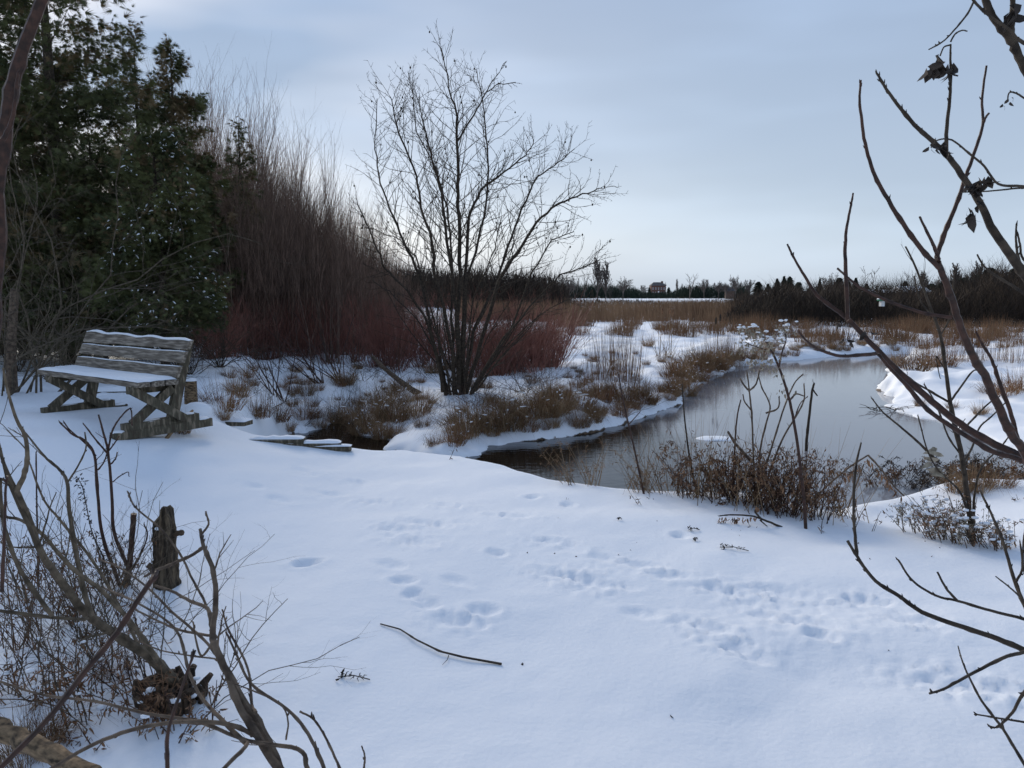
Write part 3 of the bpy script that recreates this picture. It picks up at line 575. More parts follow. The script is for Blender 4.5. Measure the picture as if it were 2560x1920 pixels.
# clumps named by place
for px, py, s, kd, lb in [
    (1545,950,1.25,upr,'tall upright rusty grass clump on the bank mid picture'),(1500,945,1.0,upr,'tall upright rusty grass clump on the bank mid picture'),(1530,935,1.1,upr,'tall upright rusty grass clump on the bank mid picture'),(1570,955,1.0,upr,'tall upright rusty grass clump on the bank mid picture'),
    (1790,905,1.1,upr,'brown grass clump at the bend of the far bank'),(1830,895,1.0,upr,'brown grass clump at the bend of the far bank'),
    (1340,865,1.2,rusty,'rust coloured grass clump at the right end of the dogwoods'),(1375,850,1.1,bank,'rust coloured grass clump at the right end of the dogwoods'),(1310,880,1.1,rusty,'rust coloured grass clump at the right end of the dogwoods'),
    (1275,925,.7,rusty,'small round rusty tussock in the snow right of the tree base'),(1620,865,.7,bank,'lone straw tussock in the open snow of the marsh'),
    (1480,905,.5,rusty,'little rusty tussock in front of the tall grass clump'),(1655,905,.45,bank,'little straw tussock under the two cattails'),
    (860,960,.8,bank,'straw coloured grass left of the tree by the leaning stick'),(1000,975,.7,bank,'straw coloured grass left of the tree by the leaning stick'),(960,1010,.8,bank,'straw coloured grass left of the tree by the leaning stick'),
    (880,1040,.9,bank,'flattened straw clump hanging over the little side creek'),(930,1060,1.0,bank,'flattened straw clump hanging over the little side creek'),(840,1060,.8,bank,'flattened straw clump hanging over the little side creek'),(1040,1040,1.0,bank,'flattened straw clump hanging over the little side creek'),(985,1050,.9,bank,'flattened straw clump hanging over the little side creek'),
    (690,1050,.8,rusty,'snowy brown tussock on the far side of the side creek'),(760,1045,.7,rusty,'snowy brown tussock on the far side of the side creek'),(640,1040,.7,rusty,'snowy brown tussock on the far side of the side creek'),(560,1020,.8,rusty,'snowy brown tussock on the far side of the side creek'),
    (730,960,.5,rusty,'dark tussock poking from the snow below the dogwoods'),(850,965,.45,rusty,'dark tussock poking from the snow below the dogwoods'),(795,975,.4,rusty,'dark tussock poking from the snow below the dogwoods'),
    (1180,1075,1.0,bank,'brown grass overhanging the water below the tree'),(1230,1070,1.1,bank,'brown grass overhanging the water below the tree'),(1290,1060,1.0,rusty,'brown grass overhanging the water below the tree'),(1340,1040,.9,bank,'brown grass overhanging the water below the tree'),(1400,1030,1.1,bank,'brown grass overhanging the water below the tree'),(1450,1020,1.0,rusty,'brown grass overhanging the water below the tree'),
    (1270,1020,.6,bank,'brown grass overhanging the water below the tree'),(1500,1000,1.2,rusty,'brown grass overhanging the water below the tree'),(1560,1000,1.1,bank,'brown grass overhanging the water below the tree'),(1610,1005,.9,rusty,'brown grass overhanging the water below the tree'),
    (1700,930,1.2,bank,'dense straw grass clump on the bank right of the cattail stalks'),(1740,925,1.3,rusty,'dense straw grass clump on the bank right of the cattail stalks'),(1775,915,1.2,bank,'dense straw grass clump on the bank right of the cattail stalks'),(1680,945,1.0,rusty,'dense straw grass clump on the bank right of the cattail stalks'),
    (2300,905,.9,upr,'big rusty grass clump on the right bank of the stream'),(2340,900,.95,upr,'big rusty grass clump on the right bank of the stream'),(2380,900,.8,upr,'big rusty grass clump on the right bank of the stream'),(2320,915,1.2,rusty,'big rusty grass clump on the right bank of the stream'),(2290,925,1.2,rusty,'big rusty grass clump on the right bank of the stream'),(2360,915,1.2,rusty,'big rusty grass clump on the right bank of the stream'),
    (2430,905,.9,upr,'big rusty grass clump on the right bank of the stream'),(2490,900,.9,upr,'big rusty grass clump on the right bank of the stream'),(2540,905,.8,upr,'big rusty grass clump on the right bank of the stream'),
    (2520,985,.9,rusty,'rusty grass poking from the snow at the right edge'),(2480,985,.8,rusty,'rusty grass poking from the snow at the right edge'),(2555,975,1.1,rusty,'rusty grass poking from the snow at the right edge'),(2380,1020,.35,rusty,'small sprig tuft in the snow of the right bank'),(2450,1035,.4,bank,'small sprig tuft in the snow of the right bank'),(2300,1015,.35,bank,'small sprig tuft in the snow of the right bank'),
    (2240,915,1.0,bank,'tuft on the little snowy point of the right bank')]:
    i += 1; put(kd, i, px, py, s, lb, lb.replace('the ', '')[:60])
for k in range(84):
    px = rnd.uniform(1380, 2560); py = rnd.triangular(806, 852, 815) + (px - 1400) * .012
    if 1450 < px < 1900 and py > 842: continue
    p = Gp(px, py); i += 1; put(marsh, i, 0, 0, rnd.uniform(.7, 1.5), 'rusty tussock in the snow at the near side of the reed bed', 'marsh tussocks', pos=p)
for k in range(22):
    px = rnd.uniform(1950, 2600); p = Gp(px, rnd.uniform(842, 872)); i += 1; put(marsh, i, 0, 0, rnd.uniform(.5, .95), 'brown marsh grass clump in the snow beyond the bend of the stream', 'brown clumps beyond the bend', pos=p)
for k in range(30):
    px = rnd.uniform(1900, 2260); p = Gp(px, rnd.uniform(858, 884)); i += 1; put(bank, i, 0, 0, rnd.uniform(.35, .7), 'small snowy tuft on the low bank at the bend of the stream', 'tufts on the bank at the bend', pos=p)
for k in range(14):
    px = rnd.uniform(1380, 1700); p = Gp(px, rnd.uniform(870, 960)); i += 1; put(rusty, i, 0, 0, rnd.uniform(.2, .4), 'tiny tuft poking through the open snow beyond the stream', 'tiny tufts in the open snow', pos=p)

for k in range(95):
    px = rnd.uniform(540, 1520); py = rnd.uniform(915, 1075) if px < 1150 else rnd.uniform(930, 1050); p = Gp(px, py)
    if p[2] < WL + .08: continue
    i += 1; put([bank, rusty, rusty][k % 3], i, 0, 0, rnd.uniform(.2, .62), 'snow-flecked small tuft scattered on the rough bank %s' % ('left of the shrub tree' if px < 1100 else 'right of the shrub tree'), 'small tufts %s' % ('left of the shrub tree' if px < 1100 else 'right of the shrub tree'), pos=p)
brush = []
for k in range(3):
    tm = TM()
    for q in range(16): a = rnd.random() * 6.283; s2 = rnd.uniform(.4, 2.2); grow(tm, (rnd.gauss(0, .1), rnd.gauss(0, .1), -.03), nrm((math.cos(a) * s2, math.sin(a) * s2, 1)), rnd.uniform(.4, 1.0), rnd.uniform(.003, .006), 1, {1: 5}, 40, .14, .0, .4, .15, rt=.3)
    brush.append(tm.build('bramble', M['bark' if k else 'barkred']))
for k in range(46):
    px = rnd.uniform(500, 1560); py = rnd.uniform(905, 1070) if px < 1150 else rnd.uniform(900, 1040); p = Gp(px, py); o = brush[k % 3]
    if k >= 3: o = o.copy(); C.objects.link(o)
    o.location = p; o.rotation_euler = (0, 0, rnd.random() * 6.28); o.scale = (rnd.uniform(.5, 1.2),) * 3; zn_ = 'left of the shrub tree' if px < 1060 else 'between shrub tree and stream'
    tag(o, 'thin low bramble on the snowy bank %s' % zn_, 'bramble', 'brambles ' + zn_)
for px, py, s_ in [(845,1078,.5),(900,1092,.55),(955,1098,.6),(800,1070,.4),(930,1078,.7),(985,1092,.6),(720,1078,.4)]:
    p = Gp(px, py); i += 1; put(bank, i, 0, 0, s_, 'matted straw half lying over the dark side creek behind the snowy planks', 'matted straw over the side creek', pos=(p[0], p[1], max(p[2], WL + .02)))
# reed bed
n = 26000; D = 1 / rs.uniform(1 / 130, 1 / 52, n); px = rs.uniform(1150, 1940, n); keep = (px < 1900 - (D < 70) * rs.rand(n) * 60) & ~((D < 56) & (vn(px * .02, D * .2, 20) > .05)); D = D[keep]; px = px[keep]
x = (px - 1280) / F * D; z = hh(x, D); n = len(D); b = np.stack([x, D, z - .05], 1); Lr = rs.uniform(.6, 1.45, n) * (1 + .7 * vn(x * .25, D * .12, 21))
t = b + np.stack([rs.randn(n) * .15, rs.randn(n) * .15, Lr], 1); tm = TM(); tm.blades(b, t, .035, 0, 2)
tag(tm.build('reed_bed', M['reed']), 'broad bed of brown reeds across the far marsh', 'reeds', kind='stuff')
# far brown thicket
def mass(name, label, pxr, Dr, hf, n, m, w=.05, lean=.25):
    D = 1 / rs.uniform(1 / Dr[1], 1 / Dr[0], n); px = rs.uniform(pxr[0], pxr[1], n); x = (px - 1280) / F * D; z = hh(x, D)
    lump = .75 + .5 * (vn(x * .35, D * .35, 22) + .5) * .6 + .25 * vn(x * 1.1, D * 1.1, 23); Lh = hf(px, D) * lump
    f0 = rs.rand(n) ** 1.3 * .75; z0 = z - .1 + Lh * f0; L = Lh * rs.uniform(.18, .5, n) * (1 - f0 * .3); b = np.stack([x, D, z0], 1)
    t = b + np.stack([rs.randn(n) * lean * L, rs.randn(n) * lean * L, L], 1); tm = TM(); tm.blades(b, t, w, 0, 1); o = tm.build(name, M[m]); tag(o, label, 'thicket', kind='stuff'); return o
mass('brown_thicket', 'wide dark brown leafless thicket at the far right edge of the marsh', (1800, 2700), (46, 90), lambda p, D: (1 + .5 * vn(p * .018, D * .02, 24)) * np.interp(p, [1790, 1840, 1900, 2100, 2300, 2560, 2700], [.2, 1.6, 2.7, 2.9, 3.1, 3.9, 4.2]) * np.interp(D, [46, 80], [.9, 1.35]), 50000, 'farwood', w=.04, lean=.55)
mass('brown_thicket', 'dark belt of far woods seen through and left of the bare tree', (850, 1420), (85, 130), lambda p, D: np.interp(p, [850, 1200, 1380, 1420], [5.8, 5.6, 5.0, 3.4]), 22000, 'farwood', w=.09)
mass('brown_brush', 'low dark brush row below the sloping snow field', (1350, 1900), (132, 142), lambda p, D: np.interp(p, [1350, 1480, 1700, 1850, 1900], [3.0, 1.7, 1.2, 1.8, 3.4]), 8000, 'farwood', w=.08)
mass('dark_hedge', 'dark hedge line along the top of the sloping snow field', (1330, 1870), (246, 262), lambda p, D: np.interp(p, [1330, 1450, 1580, 1610, 1670, 1700, 1870], [6.5, 5.6, 4.2, 2.4, 2.4, 4.4, 5.5]), 20000, 'conifer', w=.14)
mass('rust_reeds', 'rusty reeds at the foot of the right-hand thicket', (2120, 2640), (42, 47), lambda p, D: .55 + 0 * p, 7000, 'farwood', w=.03, lean=.15)

# far trees
def far_tree(kind, h_):
    global MINR; CE = rnd.choice((.5, .75, 1.0)); MINR = .045 if kind != 'conifer' else 0; tm = TM()
    if kind == 'round':
        grow(tm, (0, 0, -.2), (0, 0, 1), h_ * .55, h_ * .022, 0, 0, segs=4, wand=.03)
        for k in range(11): a = rnd.random() * 6.283; s = rnd.uniform(.1, .9); grow(tm, (0, 0, h_ * rnd.uniform(.2, .45)), nrm((math.cos(a) * s, math.sin(a) * s, 1)), h_ * rnd.uniform(.42, .58), h_ * .013, 3, {3: 8, 2: 6, 1: 4}, 38, .1, .04, .42, .2, rt=.3)
    elif kind == 'poplar':
        grow(tm, (0, 0, -.2), (0, 0, 1), h_ * .98, h_ * .014, 0, 0, segs=6, wand=.02)
        for k in range(44): a = rnd.random() * 6.283; f = rnd.uniform(.15, .9); s = .5; grow(tm, (0, 0, h_ * f), nrm((math.cos(a) * s, math.sin(a) * s, 1)), h_ * .42 * (1.05 - f * .7), h_ * .008, 2, {2: 7, 1: 4}, 26, .06, .12, .4, .15, rt=.3)
    elif kind == 'bare':
        for q in range(2):
            p = grow(tm, (0, 0, -.2), nrm((rnd.uniform(-.2, .2), 0, 1)), h_ * .9, h_ * .013, 0, 0, segs=7, wand=.07)
            side(tm, p, h_ * .016, h_ * .006, h_, 2, {2: 12, 1: 5}, 40, .12, .06, .28, .35)
    else:
        f = rs.rand(1500) ** .9; a = rs.rand(1500) * 6.283; tiers = np.floor(f * 9) / 9; ff = f * .7 + tiers * .3
        r = h_ * .27 * (1 - ff) ** CE * (.35 + .65 * rs.rand(1500)) * (1 + .2 * np.sin(a * 3 + ff * 20)); zz = h_ * (.04 + .95 * f)
        b = np.stack([np.cos(a) * r * .3, np.sin(a) * r * .3, zz + .03 * h_], 1); t = np.stack([np.cos(a) * r, np.sin(a) * r, zz - .02 * h_], 1); tm.blades(b, t, h_ * .035, 0, 1); tm.tube([(0, 0, -.2), (0, 0, h_ * .97)], [h_ * .02, .02], 4)
    v_ = np.concatenate(tm.v); tm.v = [v_ * (1, 1, h_ / v_[:, 2].max())]
    return tm
FT_ = {}
for k, nm, n_ in (('round', 'bare_tree', 3), ('poplar', 'poplar_tree', 2), ('bare', 'bare_tree', 2), ('conifer', 'conifer_tree', 6)):
    FT_[k] = []
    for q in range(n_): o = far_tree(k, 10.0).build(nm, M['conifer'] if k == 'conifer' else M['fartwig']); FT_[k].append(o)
fused = set(); MINR = 0.0
def ft(kind, px, top, D, wid=1, lb='', q=0):
    src = FT_[kind][q % len(FT_[kind])]; o = src
    if src.name in fused: o = src.copy(); C.objects.link(o)
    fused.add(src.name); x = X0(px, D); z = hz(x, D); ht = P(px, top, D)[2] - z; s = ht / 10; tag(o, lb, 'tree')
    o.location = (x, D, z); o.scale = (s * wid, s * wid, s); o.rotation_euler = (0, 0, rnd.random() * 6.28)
ft('poplar', 1491, 645, 190, 1.1, 'taller of the two slender pale poplars left of the brick house', 0)
ft('poplar', 1513, 650, 192, 1.0, 'slightly shorter right-hand one of the two pale poplars', 1)
ft('bare', 1458, 672, 180, 1.0, 'crooked bare tree just left of the two pale poplars', 0)
ft('round', 1556, 690, 200, 1.15, 'round-crowned bare tree standing alone right of the two poplars', 0)
ft('bare', 1523, 706, 190, 1, 'thin leafless tree between the poplars and the round tree', 1)
ft('round', 1606, 712, 290, 1.1, 'small round bare tree left of the brick house', 1)
ft('round', 1636, 706, 370, 1, 'bare tree rising behind the left side of the brick house', 2)
ft('round', 1653, 704, 372, 1, 'bare tree rising behind the right side of the brick house', 0)
ft('poplar', 1689, 696, 280, .6, 'narrow column-like poplar right of the brick house', 0)
ft('poplar', 1702, 707, 285, .6, 'shorter narrow poplar next to the column-like one', 1)
ft('round', 1757, 697, 240, 1.0, 'bare tree above the evergreens mid horizon', 1)
ft('round', 1793, 702, 235, 1.2, 'broad bare tree left of the dark barn', 2)
ft('round', 1835, 686, 225, 1.1, 'largest bare tree above the dark barn', 0)
ft('round', 1868, 698, 225, 1.0, 'bare tree at the right side of the dark barn', 1)
ft('round', 1423, 688, 160, .9, 'grey bare tree at the left end of the far tree line', 2)
ft('round', 1400, 684, 150, .9, 'bare tree beside the tips of the big shrub tree', 1)
ft('bare', 1436, 684, 170, 1, 'thin bare tree in the left end of the far tree line', 1)
ft('round', 1350, 690, 140, .9, 'bare far tree seen through the right twigs of the shrub tree', 0)
for q, (px, tp, D) in enumerate([(1225, 690, 140), (1290, 684, 135), (1040, 690, 125), (1100, 694, 130), (1170, 692, 130)]): ft('conifer' if q % 2 else 'round', px, tp, D, 1.2, ['bare far tree beyond the shrub tree stems', 'dark far conifer beyond the shrub tree stems'][q % 2] + ', ' + ['just right of the trunks', 'far right among the twigs', 'left of the trunks', 'closest left of the trunks', 'behind the trunks'][q], q)
ft('bare', 1721, 682, 232, 1.4, 'odd umbrella-shaped bare tree mid horizon', 0)
for q, (px, tp, D, wd) in enumerate([(1621,721,300,1.2),(1669,721,300,1.3),(1708,718,265,1.2),(1721,716,262,1.2),(1738,716,258,1.2),(1751,719,258,1.1),(1764,717,255,1.1),(1891,707,110,1.6),(1937,699,100,1.3),(1954,693,102,1.1),(1968,694,104,1.1),(2043,700,96,1.3),(2091,697,95,1.4),(2112,702,95,1.2),(2132,697,92,1.2),(2255,706,90,1.9),(1990,708,100,1.6),(2020,712,100,1.6),(2463,672,70,1.9),(2526,674,68,2.0),(2495,690,66,1.8),(2430,690,72,2.0),(2400,697,75,1.9),(2550,700,62,1.9),(2350,705,80,1.9),(2320,712,84,1.9),(1915,712,106,1.5),(2160,712,92,1.5),(2590,668,66,2)]):
    ft('conifer', px, tp - 3, D, wd * 1.25, 'dark conifer in the far tree line ' + ['left of the brick house','right of the brick house','first of the evergreen row right of the house','second of the evergreen row right of the house','third of the evergreen row right of the house','fourth of the evergreen row','fifth and last of the evergreen row','at the left end of the brown thicket','short of the pointed pair','left of a pointed pair','right of a pointed pair','left of the vertical twig','just left of the tall vertical twig','close right behind the vertical twig','right of the tall vertical twig','broad, before the white-roofed building','low between two pointed groups','low, right of the pointed pair','tallest near the right edge','thick, at the right edge','between the two tallest at the right','left of the tallest right-hand one','lower, left of the right-hand group','lowest at the right edge','small, right of the white roof','smallest, right of the white roof','second from the left end of the thicket','low, left of the long snowy roof','at the right picture edge'][q], q)
for q, (kd, px, tp, D, lb) in enumerate([('round',2076,680,120,'bare pale tree left of the tall vertical twig'),('bare',2162,664,115,'tall forked bare tree over the long snowy roof'),('round',2207,709,130,'small round bare tree above the long snowy roof'),('bare',2264,678,120,'thin bare tree above the white-roofed building'),('poplar',2299,675,120,'narrow pale tree right of the white-roofed building'),('round',2341,690,100,'hazy bare tree behind the forked twig'),('poplar',2377,656,95,'pale birch right of the forked twig'),('poplar',2436,649,90,'tallest pale birch near the right edge'),('round',1812,706,230,'little bare tree by the barn'),('round',2410,690,90,'low bare tree between the two pale birches')]):
    ft(kd, px, tp, D, 1.25 if kd == 'poplar' else 1.1, lb, q)

# houses
def house(name, label, px, base, D, wpx, hwall, hroof, mw, mr, cat='house', depth=None, win=True, ridge='x', snowroof=True):
    x = X0(px, D); z = P(px, base, D)[2]; W = wpx / F * D; dp = depth or W * .8; o = thing(name, label, cat, (x, D, z - .0))
    tm = TM(); tm.box((0, 0, hwall / 2 - .6), W, dp, hwall + 1.2); tm.build('wall', mw, o)
    tm = TM(); e = .25; hw = W / 2 + e; hd = dp / 2 + e; q = W * .25 if ridge == 'hip' else 0
    v = [(-hw, -hd, hwall), (hw, -hd, hwall), (hw, hd, hwall), (-hw, hd, hwall), (-hw + q, 0, hwall + hroof), (hw - q, 0, hwall + hroof)]
    tm.add(v, [(0, 1, 5, 4), (2, 3, 4, 5), (3, 2, 1, 0)], [(1, 2, 5), (3, 0, 4)]); rf = tm.build('roof', mr, o)
    if win:
        for r_ in range(2):
            for k in range(5):
                if r_ == 0 and k == 2: continue
                tm = TM(); tm.box(((k - 2) * W * .19, -dp / 2 - .02, hwall * (.3 + .42 * r_)), W * .07, .06, hwall * .2); wo = tm.build('window', M['white'], o)
                tm = TM(); tm.box(((k - 2) * W * .19, -dp / 2 - .06, hwall * (.3 + .42 * r_)), W * .045, .05, hwall * .16); tm.build('pane', M['glass'], wo)
        tm = TM(); tm.box((0, -dp / 2 - .04, hwall * .24), W * .1, .1, hwall * .46); tm.build('door', M['white'], o)
        tm = TM(); tm.box((W * .3, 0, hwall + hroof * .8), .8, .8, hroof * 1.0); tm.build('chimney', M['brick'], rf)
    return o
house('brick_house', 'two-storey red brick house with hipped roof on the far rise', 1641, 740, 330, 36, 4.4, 1.5, M['brick'], M['darkroof'], ridge='hip')
house('barn', 'small dark barn with a light roof edge right of mid horizon', 1820, 741, 232, 20, 1.6, 1.1, M['brownwall'], M['darkroof'], 'barn', win=False)
house('long_building', 'low brown building with a long snow-covered roof behind the brown thicket', 2180, 742, 86, 84, .45, .35, M['brownwall'], M['snow'], 'house', depth=4, win=False)
house('white_building', 'white walled building with broad snow-covered roof behind the thicket', 2266, 745, 84, 56, .6, .7, M['brownwall'], M['snow'], 'house', depth=4, win=False)
house('small_shed', 'tiny shed with a snowy roof at the left part of the thicket', 1924, 742, 92, 14, .25, .25, M['brownwall'], M['snow'], 'shed', depth=2, win=False)
o = thing('kiosk', 'small green and white hut with snow on its roof in the brown thicket', 'hut', P(2204, 770, 45.5)); tm = TM(); tm.box((0, 0, .26), .2, .3, .32); tm.build('wall', M['white'], o)
tm = TM(); tm.box((-.03, 0, .47), .34, .45, .1); tm.build('fascia', M['green'], o); tm = TM(); tm.blob((-.04, 0, .52), .27, (1, 1, .3), half=True); tm.build('snow', M['snow'], o, smooth=True)

# cattails
def cattail(px, py, top, lb, heads, dark=False, sp=.25):
    b = Gp(px, py); o = thing('cattail', lb, 'cattail', b); ts_ = TM(); D = b[1]
    for k, (hx, hy) in enumerate(heads):
        t = np.array(P(hx, hy, D + rnd.uniform(-.1, .1))) - b; f = np.array([t[0] * .3 + rnd.uniform(-.05, .05), 0, 0]); ts_.tube([f + (0, 0, -.05), f * .5 + t * .5, t], [.010, .008, .006], 4)
        th = TM(); th.blob(t + (0, 0, -.08), .032, (1, 1, 3.4), nu=8, nv=8, jit=.1 if dark else .35); th.build('seed_head', M['bark'] if dark else M['leaf'], o)
    n = 16; a = rs.randn(n, 3) * (.12, .1, 0); tp = a + np.stack([rs.randn(n) * sp, rs.randn(n) * sp, rs.uniform(.3, 1.1, n)], 1); ts_.blades(a, tp, .018, 0, 3); ts_.build('stem', M['straw'], o)
cattail(1650, 892, 0, 'left cattail with one fluffy pale head in the open snow', [(1656, 770)])
cattail(1672, 895, 0, 'right cattail pair with two fluffy brown heads in the open snow', [(1675, 770), (1683, 774)])
cattail(1785, 912, 0, 'two dark thin cattails on the bank right of the fluffy ones', [(1790, 795), (1801, 787)], True, .1)

# ------------------------------------------------------------------ bench (local: u along, v back, w up)
bz = (-4.793, 7.632, .368); yaw = -.637; L, Dp, Hb, Hs = 1.981, .369, .80, .45
bench = thing('wooden_bench', 'weathered grey wooden bench with crossed legs and snow on its seat', 'bench', bz, yaw)
def vback(w): return .34 + (w - .42) * .42    # back lean
nu = 22
for k, (w0, w1, s0, e0) in enumerate([(.455, .55, -.0, 1.955), (.585, .68, 0, 1.965), (.705, .80, .0, L)]):
    tm = TM(); V = []
    for q in range(nu):
        u = s0 + (e0 - s0) * q / (nu - 1); wv = (.007 * math.sin(u * 11) + .006 * math.sin(u * 5.1 + 1) + (-.018 * ss(u, .9, 1.1))) if k == 2 else .003 * math.sin(u * 7 + k)
        a, b_ = w0 + .002 * math.sin(u * 8 + k), w1 + float(wv)
        for ww, th in ((a, 0), (b_, 0), (b_, .038), (a, .038)): V.append((u, vback(ww) + th, ww))
    Q = [(q * 4 + j, q * 4 + 4 + j, q * 4 + 4 + (j + 1) % 4, q * 4 + (j + 1) % 4) for q in range(nu - 1) for j in range(4)] + [(0, 1, 2, 3), ((nu - 1) * 4 + 3, (nu - 1) * 4 + 2, (nu - 1) * 4 + 1, (nu - 1) * 4)]
    tm.add(V, Q); pl = tm.build('back_board', M['wood'], bench)
    tm = TM(); V = []; top = .022 if k == 2 else .008; rng = [q for q in range(nu)]
    for q in rng:
        u = s0 + (e0 - s0) * q / (nu - 1); wv = (.007 * math.sin(u * 11) + .006 * math.sin(u * 5.1 + 1) + (-.018 * ss(u, .9, 1.1))) if k == 2 else .003 * math.sin(u * 7 + k); b_ = w1 + float(wv); tp = top * (.7 + .5 * rnd.random())
        if q in (0, nu - 1): tp *= .4
        for vv, ww in ((.001, .0005), (.003, tp * .75), (.019, tp), (.037, tp * .7), (.038, .0005)): V.append((u, vback(b_) + vv, b_ + ww))
    Q = [(q * 5 + j, q * 5 + 5 + j, q * 5 + 5 + (j + 1) % 5, q * 5 + (j + 1) % 5) for q in range(nu - 1) for j in range(5)]; tm.add(V, Q); tm.build('snow', M['snow'], pl, smooth=True)
for k in range(3):
    v0 = .0 + k * .125; tm = TM(); tm.beam((0, v0 + .058, Hs - .03), (L - .0 + (-.01, .0, .008)[k], v0 + .058, Hs - .03), .045, .113, nseg=14, wob=.006); tm.build('seat_board', M['wood'], bench)
# seat snow as a lumpy sheet
tm = TM(); nx, ny = 60, 14; V = []
for a in range(nx):
    for b_ in range(ny):
        u = .012 + (L - .03) * a / (nx - 1); v = .008 + (.36) * b_ / (ny - 1); e = min(1, min(a, nx - 1 - a) / 2.0, min(b_, ny - 1 - b_) / 1.6)
        h1 = .026 * math.sqrt(max(e, 0)) - .004 * abs(math.sin(v / .125 * math.pi)) ** .3 * 0 - .005 * math.exp(-((v % .125 - .115) / .014) ** 2) + .006 * float(vn(u * 7, v * 9, 30)); V.append((u + (.012 * float(vn(v * 22, u, 31)) if a in (0, nx - 1) else 0), v, Hs - .004 + h1))
tm.add(V, [(a * ny + b_, (a + 1) * ny + b_, (a + 1) * ny + b_ + 1, a * ny + b_ + 1) for a in range(nx - 1) for b_ in range(ny - 1)]); tm.build('snow', M['snow'], bench, smooth=True)
for sgn, ui in ((0, .255), (1, L - .255 + .12)):
    tm = TM(); tm.beam((ui, .36, .05), (ui, vback(.79) + .065, .79), .09, .05, up=(0, 1, 0), nseg=5, wob=.004); tm.build('back_post', M['woodv'], bench)
    tm = TM(); tm.beam((ui - .05, .0, .365), (ui - .05, .42, .365), .07, .045, nseg=3, wob=.003); tm.build('seat_rail', M['woodv'], bench)
    tm = TM(); tm.beam((ui + .048, -.02, .38), (ui + .048, .46, .07), .075, .04, nseg=4, wob=.003); tm.build('cross_brace', M['woodv'], bench)
    tm = TM(); tm.beam((ui + .003, .0, .07), (ui + .003, .38, .36), .075, .04, nseg=4, wob=.003); tm.build('cross_brace', M['woodv'], bench)
    tm = TM(); tm.beam((ui - .02, -.07, .045), (ui - .02, .62, .06), .07, .09, nseg=5, wob=.003); ft_ = tm.build('foot_beam', M['woodv'], bench)
    tm = TM(); tm.beam((ui - .02, -.16, -.02), (ui - .02, .75, -.005), .075, .10, nseg=5, wob=.003); rb = tm.build('base_beam', M['woodv'], bench)
    tm = TM(); tm.blob((ui - .02, -.11, .012), .05, (1, 1.2, .4), half=True); tm.blob((ui - .02, .67, .03), .06, (1, 1.3, .35), half=True); tm.build('snow', M['snow'], rb, smooth=True)
    tm = TM(); tm.blob((ui - .02, .15, .078), .05, (.9, 3.0, .3), nu=14, half=True); tm.blob((ui - .03, .55, .09), .045, (1, 1.2, .4), half=True); tm.build('snow', M['snow'], ft_, smooth=True)
# leaning cane and grass at the bench foot
b0 = np.array(Gp(405, 1096)); t0 = np.array(P(482, 1026, b0[1] + .35)); tm = TM(); tm.tube([b0 - (0, 0, .05), (b0 + t0) / 2 + (.01, 0, .01), t0], [.018, .014, .011], 6)
tag(tm.build('cane', M['straw'], origin=b0), 'split tan cane leaning against the right foot of the bench', 'cane')
put(bank, 1, 452, 1082, .35, 'little straw tuft at the right foot of the bench', 'tuft at the bench foot')

def plank(px, py, Ln, an, lb, D=None, wd=.14, sn=.05, z=None):
    p = Gp(px, py) if D is None else P(px, py, D); o = thing('snowy_plank', lb, 'plank', p, an)
    sn *= .7; tm = TM(); tm.box((0, 0, 0), Ln, wd, .05, jit=.004); tm.build('board', M['woodv'], o)
    tm = TM(); nx, ny = 26, 8; V = []
    for a in range(nx):
        for b_ in range(ny):
            e = min(a, nx - 1 - a, 2.2 * min(b_, ny - 1 - b_)) / 4; V.append((Ln * 1.02 * (a / (nx - 1) - .5), wd * 1.06 * (b_ / (ny - 1) - .5), .024 + sn * (math.sqrt(min(1, e)) if e > 0 else 0) * (.8 + .5 * float(vn(a * .35 + px, b_ * .3, 33)))))
    tm.add(V, [(a * ny + b_, (a + 1) * ny + b_, (a + 1) * ny + b_ + 1, a * ny + b_ + 1) for a in range(nx - 1) for b_ in range(ny - 1)]); tm.build('snow', M['snow'], o, smooth=True)
plank(570, 1056, .5, -.15, 'short snow-capped plank end between the bench and the creek', wd=.2)
plank(690, 1103, .55, .12, 'snow-capped plank end over the creek, farthest left of the three', wd=.13)
plank(775, 1115, .6, .16, 'longest snow-capped plank end pointing out over the creek', wd=.12)
plank(815, 1121, .5, .05, 'lowest snow-capped plank end at the edge of the near snow', wd=.09, sn=.03)
plank(285, 980, .42, .15, 'snow-covered plank seen under the bench seat, upper one', D=9.4, wd=.3, sn=.08)
plank(270, 998, .30, .1, 'snow-covered plank seen under the bench seat, lower one', D=9.0, wd=.25, sn=.08)
p = Gp(478, 1010); tm = TM(); tm.tube([(0, 0, -.1), (0, 0, .12), (.01, 0, .26)], [.075, .07, .06], 9); o = thing('short_post', 'short yellowish wooden post stub behind the right bench post', 'post', p); tm.build('wood', M['paleWood'], o)
tm = TM(); tm.blob((.01, 0, .26), .062, (1, 1, .5), half=True); tm.build('snow', M['snow'], o, smooth=True)
p = Gp(492, 1032); tm = TM(); tm.blob((0, 0, 0), .15, (1.1, 1, .75), nu=14, nv=9, jit=.04); tag(tm.build('snowy_rock', M['snow'], origin=(0, 0, 0), smooth=True), 'round snow-covered rock beside the right foot of the bench', 'rock').location = p
# snowy ice floe
x, y_ = Pz(1790, 1097, WL); tm = TM(); tm.blob((0, 0, -.01), .26, (1.2, .8, .16), nu=18, nv=7, half=True, jit=.1); tag(tm.build('ice_floe', M['snow'], smooth=True), 'small snow-covered ice floe lying on the open stream', 'ice').location = (x, y_, WL)

